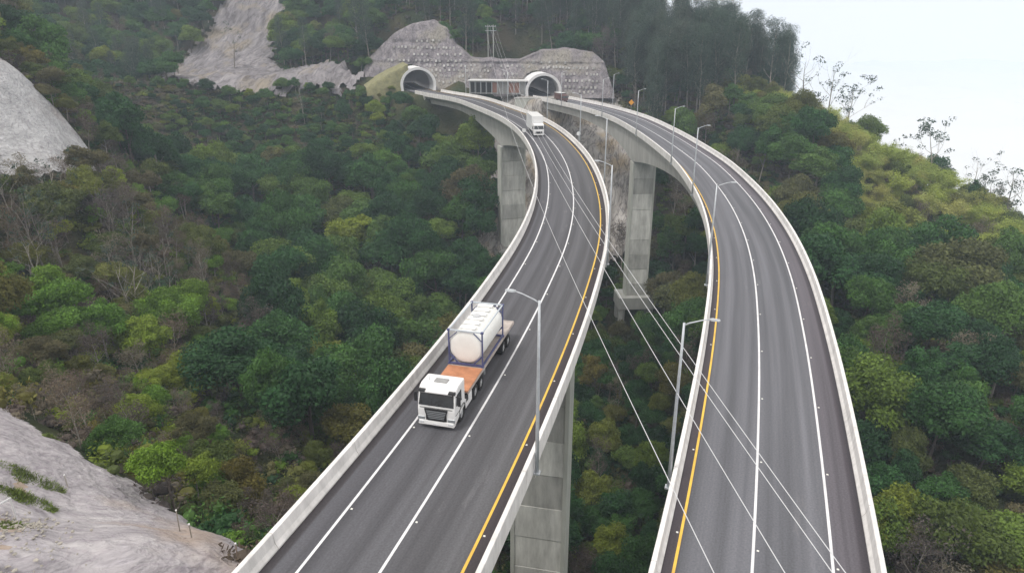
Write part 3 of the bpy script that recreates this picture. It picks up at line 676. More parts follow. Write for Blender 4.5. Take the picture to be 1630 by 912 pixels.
# ------------------------------------------------------------------ low control building between the tunnels
cb = thing('control_building', 'low flat-roofed building with grey and reddish panels between the two tunnels', 'building', (-5.2, 263.5, -0.8), -0.12)
MB().box(-10, 10.5, -2.4, 2.6, 0, 4.4).build('wall', M['wall_grey'], cb)
MB().box(-10.7, 11.2, -3.4, 3.2, 4.42, 4.8).build('roof', M['roof'], cb, bevel=0.03)
for k in range(10):
    x = -9.6 + k * 2.0
    f_ = MB().box(x, x+1.8, -2.5, -2.43, 0.5, 4.0).build('panel', M['wall_red'] if k in (4, 7, 8) else (M['black'] if k < 4 else M['wall_grey']), cb)
for k in range(11):
    x = -10 + k * 2.04; MB().box(x-0.09, x+0.09, -3.2, -3.02, 0, 4.41).build('column', M['steel'], cb)
# retaining wall below the right portal
rw = thing('retaining_wall', 'beige concrete retaining wall below the right tunnel mouth', 'wall', (11.5, 249.5, -1.8), -0.05)
for k in range(6):
    MB().box(-10.5 + k*2.75, -10.5 + k*2.75 + 2.7, 0, 1.0, -8.0, 0.4 - 0.0).build('panel', M['concrete_fin'], rw, bevel=0.03)
MB().box(-10.7, 6.2, -0.1, 1.1, 0.42, 0.75).build('coping', M['concrete'], rw)

# ------------------------------------------------------------------ vegetation: plant shapes
prng = np.random.default_rng(11)
_g = []
for ax in range(3):                       # a coarse quad sphere for the dense inside of a leaf clump
    for sg in (-1, 1):
        for a in (-1, 0):
            for b in (-1, 0):
                q = []
                for (u, v) in ((a, b), (a+1, b), (a+1, b+1), (a, b+1)):
                    p = [0, 0, 0]; p[ax] = sg; p[(ax+1) % 3] = u; p[(ax+2) % 3] = v; n_ = math.sqrt(sum(c*c for c in p)); q.append([c/n_ for c in p])
                _g.append(q)
QS = np.array(_g)                          # 24 x 4 x 3
def unit(n, zmin=-1.0):
    v = prng.normal(size=(n * 3 + 20, 3)); v /= np.linalg.norm(v, axis=1)[:, None]; v = v[v[:, 2] > zmin]
    return v[:n] if len(v) >= n else np.vstack([v, v])[:n]
def leaves(pos, nrm, size, aspect=0.5, droop=0.0):
    n = len(pos); nrm = nrm / np.linalg.norm(nrm, axis=1)[:, None]
    r = prng.normal(size=(n, 3)); r[:, 2] -= droop * 2.5
    t = r - (r * nrm).sum(1)[:, None] * nrm; t /= np.linalg.norm(t, axis=1)[:, None] + 1e-9
    b = np.cross(nrm, t); s = size * prng.uniform(0.6, 1.35, n)[:, None]
    return np.stack([pos - t*s, pos + b*s*aspect, pos + t*s, pos - b*s*aspect], 1)
def crown(clumps, per, leaf, aspect=0.55, core=0.72, zmin=-0.5, jit=0.6, droop=0.0, tone_c=0.5):
    Q, T = [], []
    for c, rc, squash in clumps:
        c = np.array(c); n = int(per * (rc ** 1.5)); d = unit(n, zmin); ph = prng.uniform(0, 6.28, 2); rad = rc * (0.62 + 0.72 * prng.beta(2.2, 2.6, n) + 0.25 * np.abs(np.sin(3.1 * d[:, 0] + ph[0]) * np.sin(3.7 * d[:, 1] + ph[1])))[:, None]
        pos = c + d * rad * np.array([1, 1, squash]); nr = d + prng.normal(size=(n, 3)) * jit + np.array([0, 0, 0.35])
        ct = prng.uniform(0, 1)
        Q.append(leaves(pos, nr, leaf, aspect, droop)); T.append(np.clip(tone_c * ct + (1 - tone_c) * prng.uniform(0, 1, n), 0, 1))
        if core > 0:
            k = QS * rc * core * np.array([1, 1, squash]) * prng.uniform(0.85, 1.1, (1, 1, 3)) + c; Q.append(k); T.append(np.full(24, 0.35))
    Q = np.concatenate(Q); V_ = Q.reshape(-1, 3); F_ = np.arange(len(V_)).reshape(-1, 4)
    return V_, F_, np.concatenate(T)
def dome_clumps(R, zc, n, rmin=0.28, rmax=0.46, flat=0.7, lean=0.0):
    out = []; d = unit(n, -0.25); off = prng.normal(size=2) * lean
    for i in range(n):
        k = prng.uniform(0.45, 0.85); rc = R * prng.uniform(rmin, rmax)
        out.append(((d[i, 0]*R*k + off[0], d[i, 1]*R*k + off[1], zc + d[i, 2]*R*flat*k + prng.uniform(-.1, .1)*R), rc, prng.uniform(0.6, 0.85)))
    out.append(((0, 0, zc), R*0.5, 0.7)); return out
def branch_tree(h, r0, n_limb, spread, start=0.35, depth=2, seed=0, lean=0.1, nseg=5, up=0.6):
    rr = random.Random(seed); mb = MB(); tips = []
    lx, ly = rr.uniform(-lean, lean), rr.uniform(-lean, lean)
    pts = [(lx*h*(t**1.5)+rr.uniform(-.02, .02)*h*t, ly*h*(t**1.5)+rr.uniform(-.02, .02)*h*t, h*t - 1.2*(t == 0)) for t in (0, .2, .4, .6, .8, 1)]
    mb.tube(pts, [r0*(1-.85*t) for t in (0, .2, .4, .6, .8, 1)], nseg + 1, cap=False); tips.append(pts[-1])
    def limb(p, d, L, r, dep):
        q = [Vector(p)]; dd = Vector(d)
        for k in range(3):
            dd = (dd + Vector((rr.uniform(-.25, .25), rr.uniform(-.25, .25), 0.12))).normalized(); q.append(q[-1] + dd*L/3)
        mb.tube(q, [r, r*.7, r*.5, r*.2], nseg - 1, cap=False); tips.append(tuple(q[-1]))
        if dep > 0:
            for k in range(rr.choice((2, 3))):
                b = q[rr.choice((1, 2, 3))]; nd = (dd + Vector((rr.uniform(-1, 1), rr.uniform(-1, 1), rr.uniform(-.2, .6)))*0.8).normalized(); limb(b, nd, L*rr.uniform(.45, .7), r*.45, dep-1)
    for i in range(n_limb):
        t = start + (0.95-start)*i/max(1, n_limb-1); j = min(4, int(t*5)); f = t*5-j
        p = Vector(pts[j]).lerp(Vector(pts[j+1]), f); a = i*2.4+rr.uniform(-.4, .4)
        limb(p, Vector((math.cos(a), math.sin(a), up)).normalized(), spread*(1.1-.5*t)*rr.uniform(.7, 1.1), r0*(1-.8*t)*.55, depth)
    return mb, tips
def mbmesh(name, mb, material):
    me = bpy.data.meshes.new(name); me.from_pydata(mb.v, [], mb.f); me.polygons.foreach_set("use_smooth", [True]*len(me.polygons)); me.materials.append(material); return me

SPEC = {}     # species -> list of (crown mesh, trunk mesh, crown radius, height)
def add_spec(sp, cr, tr, R, Hh): SPEC.setdefault(sp, []).append((cr, tr, R, Hh))
crown_geo = []
for i in range(10):                        # broad rounded crowns, unit: metres
    R = 3.6 * prng.uniform(0.85, 1.2); zc = 5.2 + prng.uniform(-.5, 1.0)
    crown_geo.append((crown(dome_clumps(R, zc, int(prng.integers(20, 34)), rmin=0.14, rmax=0.4, flat=prng.uniform(0.6, 1.35), lean=0.7), 330, 0.165, core=0.6, jit=0.85), R, zc + R*0.7))
dry_geo = []
for i in range(4):
    mb, tips = branch_tree(6.8, 0.13, 9, 3.0, 0.25, 1, 50+i, 0.15)
    dry_geo.append((crown([(t, prng.uniform(0.45, 0.95), 0.8) for t in tips], 120, 0.12, 0.4, core=0, zmin=-1, jit=1.0), mb, 3.0, 7.0))
for i in range(10):
    mb, _ = branch_tree(5.6, 0.22, 5, 2.6, 0.45, 0, 10+i, 0.12)
    tr = mbmesh('trunk', mb, M['bark_dark'] if i % 3 else M['bark'])
    (V_, F_, T_), R, Hh = crown_geo[i]
    for sp in ('dark', 'olive', 'bright'):
        add_spec(sp, np_mesh('crown', V_, F_, LEAF[sp], False, T_), tr, R, Hh)
for i in range(4):
    (V_, F_, T_), mb, R, Hh = dry_geo[i]
    add_spec('dry', np_mesh('crown', V_, F_, LEAF['dry'], False, T_), mbmesh('trunk', mb, M['bark']), R, Hh)
for i in range(5):                         # tall slender eucalypts
    Hh = 26; mb, tips = branch_tree(Hh, 0.24, 15, 4.2, 0.3, 1, 80+i, 0.05, 4, 0.9)
    cl = [((t[0], t[1], t[2]-0.3), prng.uniform(0.9, 1.7), 1.1) for t in tips if prng.random() < 0.92]
    V_, F_, T_ = crown(cl, 100, 0.2, 0.34, core=0, zmin=-1, jit=1.0, droop=0.6)
    add_spec('euc', np_mesh('crown', V_, F_, LEAF['euc'], False, T_), mbmesh('trunk', mb, M['bark']), 4.0, Hh)
for i in range(4):                         # bamboo: arching culms with feathery leaves
    mb = MB(); cl = []
    for k in range(22):
        a = prng.uniform(0, 6.28); r = prng.uniform(0.5, 3.4); h = prng.uniform(6.0, 9.5) - r*0.5
        p = [(0.15*r*math.cos(a), 0.15*r*math.sin(a), -0.6), (0.35*r*math.cos(a), 0.35*r*math.sin(a), h*.5), (0.75*r*math.cos(a), 0.75*r*math.sin(a), h*.85), (1.25*r*math.cos(a), 1.25*r*math.sin(a), h*.93)]
        mb.tube(p, [.06, .05, .035, .01], 4, cap=False)
        for q in (1, 2, 3):
            cl.append(((p[q][0], p[q][1], p[q][2]+.2), prng.uniform(0.6, 1.15), 0.8))
    V_, F_, T_ = crown(cl, 150, 0.17, 0.22, core=0.35, zmin=-1, jit=0.9, droop=0.5)
    add_spec('bamboo', np_mesh('foliage', V_, F_, LEAF['bamboo'], False, T_), mbmesh('culms', mb, mat('bamboo_culm', (0.3, 0.3, 0.12), 0.6, 0.2, 2)), 3.6, 8.5)
for i in range(4):                         # leafless trees
    mb, tips = branch_tree(10.5, 0.17, 8, 4.6, 0.35, 2, 120+i, 0.12, 4, 0.8)
    V_, F_, T_ = crown([(t, prng.uniform(0.3, 0.6), 0.7) for t in tips if prng.random() < (0.16 if i < 2 else 0.5)], 60, 0.17, 0.5, core=0, zmin=-1, jit=1.0)
    add_spec('bare', np_mesh('crown', V_, F_, LEAF['euc'], False, T_), mbmesh('trunk', mb, M['bark']), 4.0, 10.5)
for i in range(2):                         # narrow dark crowns
    cl = [((prng.uniform(-.3, .3), prng.uniform(-.3, .3), 1.5 + k*0.75), 1.35*(1-(k/9)**1.6)+0.3, 0.9) for k in range(9)]
    V_, F_, T_ = crown(cl, 110, 0.22, 0.4, core=0.7, zmin=-1)
    mb = MB().tube([(0, 0, -.8), (0, 0, 4), (0, 0, 7)], [.16, .1, .03], 6, cap=False)
    add_spec('narrow', np_mesh('crown', V_, F_, LEAF['dark'], False, T_), mbmesh('trunk', mb, M['bark_dark']), 1.5, 8.3)

# ------------------------------------------------------------------ vegetation: where things grow
def seg_dist(x, y, pl):
    D = np.full(x.shape, 1e9)
    for (x1, y1), (x2, y2) in zip(pl[:-1], pl[1:]):
        t = np.clip(((x-x1)*(x2-x1)+(y-y1)*(y2-y1))/((x2-x1)**2+(y2-y1)**2), 0, 1); D = np.minimum(D, np.hypot(x-x1-t*(x2-x1), y-y1-t*(y2-y1)))
    return D
RIDGE = [(84, 244), (99, 232), (108, 214), (116, 200), (124, 188), (131, 172)]
BAMBOO = [(74, 252), (88, 254), (106, 238), (119, 214), (132, 192), (142, 168), (122, 142), (100, 150), (86, 172), (88, 194), (82, 214), (72, 230)]
def allowed(x, y, h, jit=1.0):
    gz = ground_z(x, y); DL, S1 = PL.near(x, y); DR, S2 = PR.near(x, y); ok = np.ones(x.shape, bool)
    for D, S, P, se in ((DL, S1, PL, SL_END), (DR, S2, PR, SR_END)):
        ok &= ~((D < 8.5) & (gz + h > P.z - 3.5))
        ok &= ~((D < 11) & (S > se - 8))
    for k, j in (('near', 0.3), ('left', 0.8), ('scree', 4), ('cliff', 3)):
        jx = x + fbm(x/5, y/5, 91, 2)*j; jy = y + fbm(x/5, y/5, 92, 2)*j; ok &= ~inpoly(jx, jy, POLY[k])
    ok &= ~((x > np.where(y < 266.5, -43, -62)) & (x < 41) & (y > 250) & (y < cut_y(x, cut_top(x)) + 2))
    ok &= ~((np.abs(x + 8.4) < 7) & (y < 292) & (y > 270))
    # piers
    for P, ys_, w in ((PL, (61.5, 192.5), 6), (PR, (56, 177), 6)):
        for yy in ys_:
            q = P.at(P.s_at_y(yy), -0.45); ok &= np.hypot(x-q[0], y-q[1]) > w + 1.5
    # the rock ledge in front of the left pier and the bare foot of the right pier stay open
    ok &= ~((x > -9) & (x < 8) & (y > 179) & (y < 202)); ok &= ~((np.abs(x - 33) < 6) & (y > 168) & (y < 180))
    return ok, gz
def zone(x, y):
    DR = PR.near(x, y)[0].reshape(x.shape); xr = np.interp(y, PR.Q[:, 1], PR.Q[:, 0]); xl = np.interp(y, PL.Q[:, 1], PL.Q[:, 0])
    z = np.full(x.shape, 'valley', dtype=object)
    z[(x > xl) & (x < xr)] = 'between'
    z[(x > xr) & (y < 255)] = 'right'
    z[(x < -36 - np.clip(60 - y, -100, 0)*0.0) & (y < 168) & (x < -40 + (y-100)*-0.35*(y > 100))] = 'spur'
    z[(x < xl - 6) & (y < 76)] = 'spur'
    z[(x < -118) & (y < 268) & (y >= 168)] = 'upper'
    z[(y > 268) & (x < -58)] = 'mountain'
    z[(y > 286) & (x >= -58) & (x < 42)] = 'above'
    z[(y > 232) & (x > 42)] = 'grove'
    z[(y > 262) & (x >= 38)] = 'grove'
    rd = seg_dist(x, y, RIDGE); z[inpoly(x + fbm(x/7, y/7, 95, 2)*4, y + fbm(x/7, y/7, 96, 2)*4, BAMBOO)] = 'ridge'
    return z
MIX = {   # species, share, scale range
 'valley': (['dark', 'olive', 'bright', 'dry'], [0.88, 0.06, 0.03, 0.03], (0.7, 1.85)),
 'between': (['dark', 'olive', 'dry'], [0.74, 0.16, 0.1], (0.5, 1.0)),
 'right': (['dark', 'olive', 'dry', 'bright', 'bamboo'], [0.6, 0.12, 0.21, 0.04, 0.03], (0.65, 1.6)),
 'spur': (['olive', 'dry', 'bright', 'dark', 'bare'], [0.38, 0.32, 0.15, 0.1, 0.05], (0.42, 1.0)),
 'upper': (['olive', 'dry', 'dark', 'bright'], [0.3, 0.25, 0.4, 0.05], (0.8, 1.3)),
 'mountain': (['dark', 'olive', 'dry', 'euc'], [0.78, 0.1, 0.05, 0.07], (0.9, 1.5)),
 'above': (['euc', 'dark', 'dry'], [0.5, 0.35, 0.15], (0.75, 1.15)),
 'grove': (['euc', 'dry', 'dark'], [0.7, 0.15, 0.15], (0.95, 1.25)),
 'ridge': (['bamboo', 'dry', 'olive'], [0.76, 0.08, 0.16], (0.6, 1.05)),
}
cand = []
sp_ = 4.0
gx, gy = np.meshgrid(np.arange(-250, 170, sp_), np.arange(14, 420, sp_))
gx = (gx + prng.uniform(-.46, .46, gx.shape)*sp_).ravel(); gy = (gy + prng.uniform(-.46, .46, gy.shape)*sp_).ravel()
ok, gz = allowed(gx, gy, 6.0); gx, gy, gz = gx[ok], gy[ok], gz[ok]; zn = zone(gx, gy)
clus = fbm(gx/16, gy/16, 101, 3)
plants = []
for i in range(len(gx)):
    sps, ps, (a, b) = MIX[zn[i]]; u = prng.random()
    # neighbours tend to be of one kind
    u = float(np.clip(0.62*u + 0.38*(clus[i]*0.9+0.5), 0, 0.999)) if zn[i] in ('spur', 'right', 'upper') else u
    c = np.cumsum(ps); s = sps[int(np.searchsorted(c / c[-1], u))]
    sc = prng.uniform(a, b)
    if zn[i] == 'valley' and gy[i] < 110: sc *= 0.8
    if gy[i] > 232 and gx[i] < -42 and gy[i] < 269: sc *= 0.42
    if gx[i] < -42 and 214 < gy[i] <= 232: sc *= 0.7
    if zn[i] == 'spur' and 58 < gy[i] < 98 and gx[i] < -30 and prng.random() < 0.35: s = 'bright'
    if zn[i] == 'spur' and gy[i] < 75: sc *= 0.62
    if zn[i] == 'right' and gy[i] < 115: sc *= 0.78
    if zn[i] == 'grove' and gx[i] > 0.4 * (0.935*gy[i] + 8):
        if s == 'euc' or gy[i] > 262: s, sc = ('bamboo', 'olive', 'dry')[int(prng.integers(0, 3))], sc * 0.6
    if s == 'euc': sc *= (0.9 if zn[i] != 'mountain' else 0.6)
    if s == 'euc' and zn[i] in ('grove', 'above') and prng.random() < 0.12: continue
    if s == 'dry' and zn[i] in ('grove', 'above'): sc *= 0.7
    plants.append([float(gx[i]), float(gy[i]), float(gz[i]), s, int(prng.integers(0, len(SPEC[s]))), sc, float(prng.uniform(0, 6.28)), zn[i]])
# nothing may grow through a deck or reach over its barriers
_x = np.array([p[0] for p in plants]); _y = np.array([p[1] for p in plants]); _d1, _s1 = PL.near(_x, _y); _d2, _s2 = PR.near(_x, _y); _f = []
for p, a_, b_ in zip(plants, _d1, _d2):
    R_, H_ = SPEC[p[3]][p[4]][2] * p[5] * 1.35, SPEC[p[3]][p[4]][3] * p[5] * 1.4 + 1.0
    if (a_ < 7.0 + R_ and p[2] + H_ > PL.z - 3.2) or (b_ < 7.0 + R_ and p[2] + H_ > PR.z - 3.2):
        if p[1] > 235 and min(a_, b_) > 9 + R_ * 0.5: _f.append(p)
        elif p[2] < -9 and min(a_, b_) > 6.5: p[5] *= 0.5; _f.append(p)
        continue
    _f.append(p)
plants = _f
# big crowns push out the small ones too close to them
_keep = []; _cell = {}
for p in sorted(plants, key=lambda q: -q[5] * SPEC[q[3]][q[4]][2]):
    r = p[5] * SPEC[p[3]][p[4]][2] * (0.45 if p[3] == 'euc' else 0.62); cx_, cy_ = int(p[0] // 8), int(p[1] // 8); hit_ = False
    for a in (-1, 0, 1):
        for b in (-1, 0, 1):
            for q in _cell.get((cx_+a, cy_+b), ()):
                if math.hypot(p[0]-q[0], p[1]-q[1]) < (r + q[2]) * 0.82: hit_ = True; break
            if hit_: break
        if hit_: break
    if not hit_: _cell.setdefault((cx_, cy_), []).append((p[0], p[1], r)); _keep.append(p)
plants = _keep
print('plants', len(plants))
# single plants that stand out in the photograph: leafless and narrow trees on the right-hand skyline, dead pale trees left
def single(x, y, s, v, sc, rz, z): plants.append([x, y, float(ground_z(x, y)), s, v, sc, rz, z])
for a in ((96.4, 233, 'bare', 0, 1.9), (103.0, 230, 'bare', 1, 1.95), (107.4, 226, 'bare', 2, 1.75), (122.6, 200, 'bare', 3, 1.75), (126.3, 186, 'bare', 0, 1.35), (131.8, 178, 'bare', 1, 1.7), (133.6, 175, 'bare', 2, 1.75), (128.5, 181, 'bare', 3, 1.2),
          (125.4, 185, 'narrow', 0, 1.2), (127.1, 182.5, 'narrow', 1, 1.05), (130.3, 178.5, 'narrow', 0, 0.9), (-75, 255, 'bare', 1, 1.3), (-112, 292, 'bare', 0, 1.5), (-139, 300, 'bare', 1, 1.6), (-62, 196, 'bare', 0, 1.1), (-92, 205, 'bare', 3, 1.2)):
    single(a[0], a[1], a[2], a[3], a[4], random.uniform(0, 6.28), 'skyline' if a[0] > 90 else 'valley')
for k in range(20): single(-44.5 - k*0.85, 266.5 - random.uniform(0, 2.5), ('olive', 'dark', 'dry')[k % 3], k % 4, random.uniform(0.3, 0.5), random.uniform(0, 6.28), 'valley')
for k in range(26): single(-82 + random.uniform(0, 26), 98 + random.uniform(0, 26), 'bare', k % 2, random.uniform(0.7, 1.15), random.uniform(0, 6.28), 'spur')

P_ = math.radians(20.8)
def cam_px(x, y, z):
    D = y*np.cos(P_) - (z-23.2)*np.sin(P_); U = y*np.sin(P_) + (z-23.2)*np.cos(P_); return 815+1100*x/D, 456-1100*U/D, D
px_ = np.array([p[0] for p in plants]); py_ = np.array([p[1] for p in plants]); pz_ = np.array([p[2] for p in plants]); hh = np.array([SPEC[p[3]][p[4]][3]*p[5] for p in plants])
U_, V_s, D_ = cam_px(px_, py_, pz_ + hh*0.8)
U2, V2, D2 = cam_px(px_, py_, pz_ + hh*0.3)
vis = (U_ > -25) & (U_ < 1655) & (V_s < 930) & (V2 > -5)
for t in np.linspace(0.1, 0.97, 40):       # hidden behind a hill?
    qx, qy, qz = px_*t, py_*t, 23.2 + (pz_+hh*0.9-23.2)*t
    vis &= ground_z(qx, qy) + 1.0 < qz + 0.0
score = hh / D_
WORD = {'dark': ('broadleaf_tree', 'tree'), 'olive': ('scrub_tree', 'tree'), 'bright': ('leafy_bush', 'bush'), 'dry': ('dry_tree', 'tree'), 'euc': ('eucalyptus_tree', 'tree'), 'bamboo': ('bamboo_clump', 'bamboo'), 'bare': ('bare_tree', 'tree'), 'narrow': ('narrow_tree', 'tree')}
LIMIT = {'dark': 290, 'olive': 260, 'bright': 200, 'dry': 260, 'euc': 230, 'bamboo': 120, 'bare': 60, 'narrow': 5}
LOOK = {'dark': 'dark green broadleaf tree', 'olive': 'olive green scrub tree', 'bright': 'bright yellow-green leafy bush', 'dry': 'sparse brownish dry tree', 'euc': 'slender grey-green eucalyptus tree', 'bamboo': 'feathery yellow-green bamboo clump', 'bare': 'nearly leafless pale tree', 'narrow': 'narrow dark upright tree'}
def place_of(x, y, z):
    if z == 'skyline': return 'on the right-hand skyline'
    if z == 'spur': return ('beyond the lower-left concrete slope' if y < 62 else 'on the left hillside, lower part' if y < 105 else 'beside the white left slope')
    if z == 'valley': return ('in the gully beside the tank truck' if y < 115 else ('in the ravine left of the far pier' if x > -45 else 'in the left part of the ravine') if y < 190 else 'below the bare landslide scar' if x < -60 else 'below the left tunnel')
    if z == 'between': return 'between the two viaducts, ' + ('near' if y < 100 else 'middle' if y < 160 else 'far') + ' part'
    if z == 'right': return ('by the nearest right barrier' if y < 80 else 'right of the right viaduct, lower slope' if y < 125 else 'right of the right viaduct, upper slope' if y < 175 else 'below the bamboo ridge')
    if z == 'upper': return 'on the upper left mountainside'
    if z == 'mountain': return ('left of the bare scar' if x < -115 else 'between scar and left tunnel')
    if z == 'above': return 'above the tunnel cut, ' + ('left' if x < -15 else 'right') + ' part'
    if z == 'grove': return 'in the grove right of the tunnels, ' + ('left' if x < 60 else 'right') + ' part'
    return 'on the right-hand ridge'
single_label = {0: 'tallest leafless tree at the left end of the right-hand skyline, beside the grove', }
rest = []
for sp in SPEC:
    idx = [i for i in range(len(plants)) if plants[i][3] == sp]
    idx.sort(key=lambda i: -(score[i] if vis[i] else -1))
    n = 0
    for i in idx:
        x, y, z, s, v, sc, rz, znn = plants[i]
        if vis[i] and n < LIMIT[sp]:
            cr, tr, R, Hh = SPEC[sp][v]; pl = place_of(x, y, znn); nm, cat = WORD[sp]
            tl_ = np.quantile([plants[q][5] for q in idx], (0.3, 0.8)); sw = 'large ' if sc > tl_[1] else 'small ' if sc < tl_[0] else 'medium-sized '
            o = thing(nm, sw + LOOK[sp] + ' ' + pl, cat, (x, y, z), rz, sw + nm.replace('_', ' ') + 's ' + pl)
            o.scale = (sc * float(prng.uniform(.82, 1.25)), sc * float(prng.uniform(.82, 1.25)), sc * float(prng.uniform(.85, 1.4) if sp in ('dark', 'olive', 'bright', 'dry') else 1))
            o.rotation_euler = (float(prng.normal() * 0.06), float(prng.normal() * 0.06), rz)
            link('culms' if sp == 'bamboo' else 'trunk', tr, o); link('foliage' if sp == 'bamboo' else 'crown', cr, o)
            n += 1
        else: rest.append(i)
    print(sp, 'individuals', n, 'of', len(idx))

# everything past those, as one mass: points that instance the same plant shapes
def scatter_obj(name, label, pts, protos):
    """pts: (x, y, z, proto index, scale, rz); protos: list of meshes lists"""
    A = np.array(pts, np.float32); me = bpy.data.meshes.new(name); me.vertices.add(len(A)); me.vertices.foreach_set("co", A[:, :3].ravel())
    for nm, k in (("proto", 3), ("size", 4), ("turn", 5)):
        a = me.attributes.new(nm, 'FLOAT', 'POINT'); a.data.foreach_set("value", np.ascontiguousarray(A[:, k]))
    me.update(); o = bpy.data.objects.new(name, me); COL.objects.link(o); tag(o, label, kind='stuff')
    ng = bpy.data.node_groups.new(name, 'GeometryNodeTree'); ng.interface.new_socket("Geometry", in_out='INPUT', socket_type='NodeSocketGeometry'); ng.interface.new_socket("Geometry", in_out='OUTPUT', socket_type='NodeSocketGeometry')
    N, Lk = ng.nodes, ng.links; gi = N.new('NodeGroupInput'); go = N.new('NodeGroupOutput'); jn = N.new('GeometryNodeJoinGeometry')
    def attr(n):
        q = N.new('GeometryNodeInputNamedAttribute'); q.data_type = 'FLOAT'; q.inputs[0].default_value = n; return q.outputs[0]
    pa, sa, ta = attr("proto"), attr("size"), attr("turn"); cx = N.new('ShaderNodeCombineXYZ'); Lk.new(ta, cx.inputs[2])
    for k, ob in protos:
        cmp_ = N.new('FunctionNodeCompare'); cmp_.data_type = 'FLOAT'; cmp_.operation = 'EQUAL'; Lk.new(pa, cmp_.inputs[0]); cmp_.inputs[1].default_value = float(k)
        cmp_.inputs['Epsilon'].default_value = 0.1
        oi = N.new('GeometryNodeObjectInfo'); oi.inputs[0].default_value = ob; oi.inputs['As Instance'].default_value = True; oi.transform_space = 'ORIGINAL'
        ip = N.new('GeometryNodeInstanceOnPoints'); Lk.new(gi.outputs[0], ip.inputs['Points']); Lk.new(cmp_.outputs[0], ip.inputs['Selection'])
        Lk.new(oi.outputs['Geometry'], ip.inputs['Instance']); Lk.new(cx.outputs[0], ip.inputs['Rotation']); Lk.new(sa, ip.inputs['Scale']); Lk.new(ip.outputs[0], jn.inputs[0])
    Lk.new(jn.outputs[0], go.inputs[0]); md = o.modifiers.new("scatter", 'NODES'); md.node_group = ng
    return o
# one placed object per plant shape serves as the source
src = {}
for o in list(COL.objects):
    if o.type == 'MESH' and o.parent is not None and o.data.name not in src: src[o.data.name] = o
protos = []; code = {}; k = 0
for sp in SPEC:
    for v, (cr, tr, R, Hh) in enumerate(SPEC[sp]):
        if cr.name in src:
            code[(sp, v)] = k; protos.append((k, src[cr.name]))
            if sp in ('euc', 'bare', 'bamboo', 'dry', 'dark') and tr.name in src: protos.append((k, src[tr.name]))
            k += 1
pts = []
for i in rest:
    x, y, z, s, v, sc, rz, znn = plants[i]
    if (s, v) not in code: continue
    if not (-0.95*(y*0.935+20) < x < 0.95*(y*0.935+20) + 15): continue
    pts.append((x, y, z, code[(s, v)], sc, rz))
print('stuff trees', len(pts))
scatter_obj('forest', 'mass of mixed green and brown forest covering the ravine and mountainsides', pts, protos)

# undergrowth: low leafy tufts between and below the trees
ug = []
for i, sp in enumerate(('dark', 'olive', 'dry', 'bright')):
    for j in range(2):
        cl = [((prng.uniform(-.9, .9), prng.uniform(-.9, .9), prng.uniform(0.2, 0.8)), prng.uniform(0.4, 0.8), 0.8) for _ in range(6)]
        V_, F_, T_ = crown(cl, 70, 0.13, 0.4, core=0.6, zmin=-0.2, jit=0.9)
        ug.append((np_mesh('foliage', V_, F_, LEAF[sp], False, T_), sp))
sx, sy = np.meshgrid(np.arange(-220, 150, 2.3), np.arange(16, 330, 2.3))
sx = (sx + prng.uniform(-1.1, 1.1, sx.shape)).ravel(); sy = (sy + prng.uniform(-1.1, 1.1, sy.shape)).ravel()
inf = np.abs(sx) < 0.8*(sy*0.935+25) + 4; sx, sy = sx[inf], sy[inf]
ok, sz = allowed(sx, sy, 1.5); sx, sy, sz = sx[ok], sy[ok], sz[ok]
zz = zone(sx, sy); UM = {'valley': [.7, .2, .05, .05], 'between': [.55, .25, .15, .05], 'right': [.4, .25, .3, .05], 'spur': [.2, .35, .3, .15], 'upper': [.3, .3, .35, .05], 'mountain': [.8, .1, .1, 0], 'above': [.4, .2, .4, 0], 'grove': [.3, .15, .55, 0], 'ridge': [.1, .4, .3, .2]}
bare = fbm(sx/7, sy/7, 111, 3)
up_ = []; heroes = {}
for i in range(len(sx)):
    if bare[i] > 0.42: continue
    k = int(np.searchsorted(np.cumsum(UM[zz[i]]), prng.random())); k = min(k, 3) * 2 + int(prng.random() < .5)
    t = (float(sx[i]), float(sy[i]), float(sz[i]) + 0.1, k, float(prng.uniform(0.7, 1.7)), float(prng.uniform(0, 6.28)))
    if k not in heroes: heroes[k] = t
    else: up_.append(t)
prot = []
for k, t in heroes.items():
    nm = {'dark': 'low_bush', 'olive': 'low_bush', 'dry': 'dry_shrub', 'bright': 'low_bush'}[ug[k][1]]
    o = link(nm, ug[k][0], None, (t[0], t[1], t[2]), t[5], t[4]); tag(o, {'dark': 'low dark green bush', 'olive': 'low olive green bush', 'dry': 'low brown dry shrub', 'bright': 'low bright green bush'}[ug[k][1]] + ' near the foot of the lower-left concrete slope', 'bush', None, 'low bushes near the lower-left slope'); prot.append((k, o))
for k, o in prot: o['group'] = {'dark': 'low dark bushes', 'olive': 'low olive bushes', 'dry': 'low dry shrubs', 'bright': 'low bright bushes'}[ug[k][1]]
print('undergrowth', len(up_))
scatter_obj('undergrowth', 'low leafy undergrowth on the ravine slopes', up_, prot)

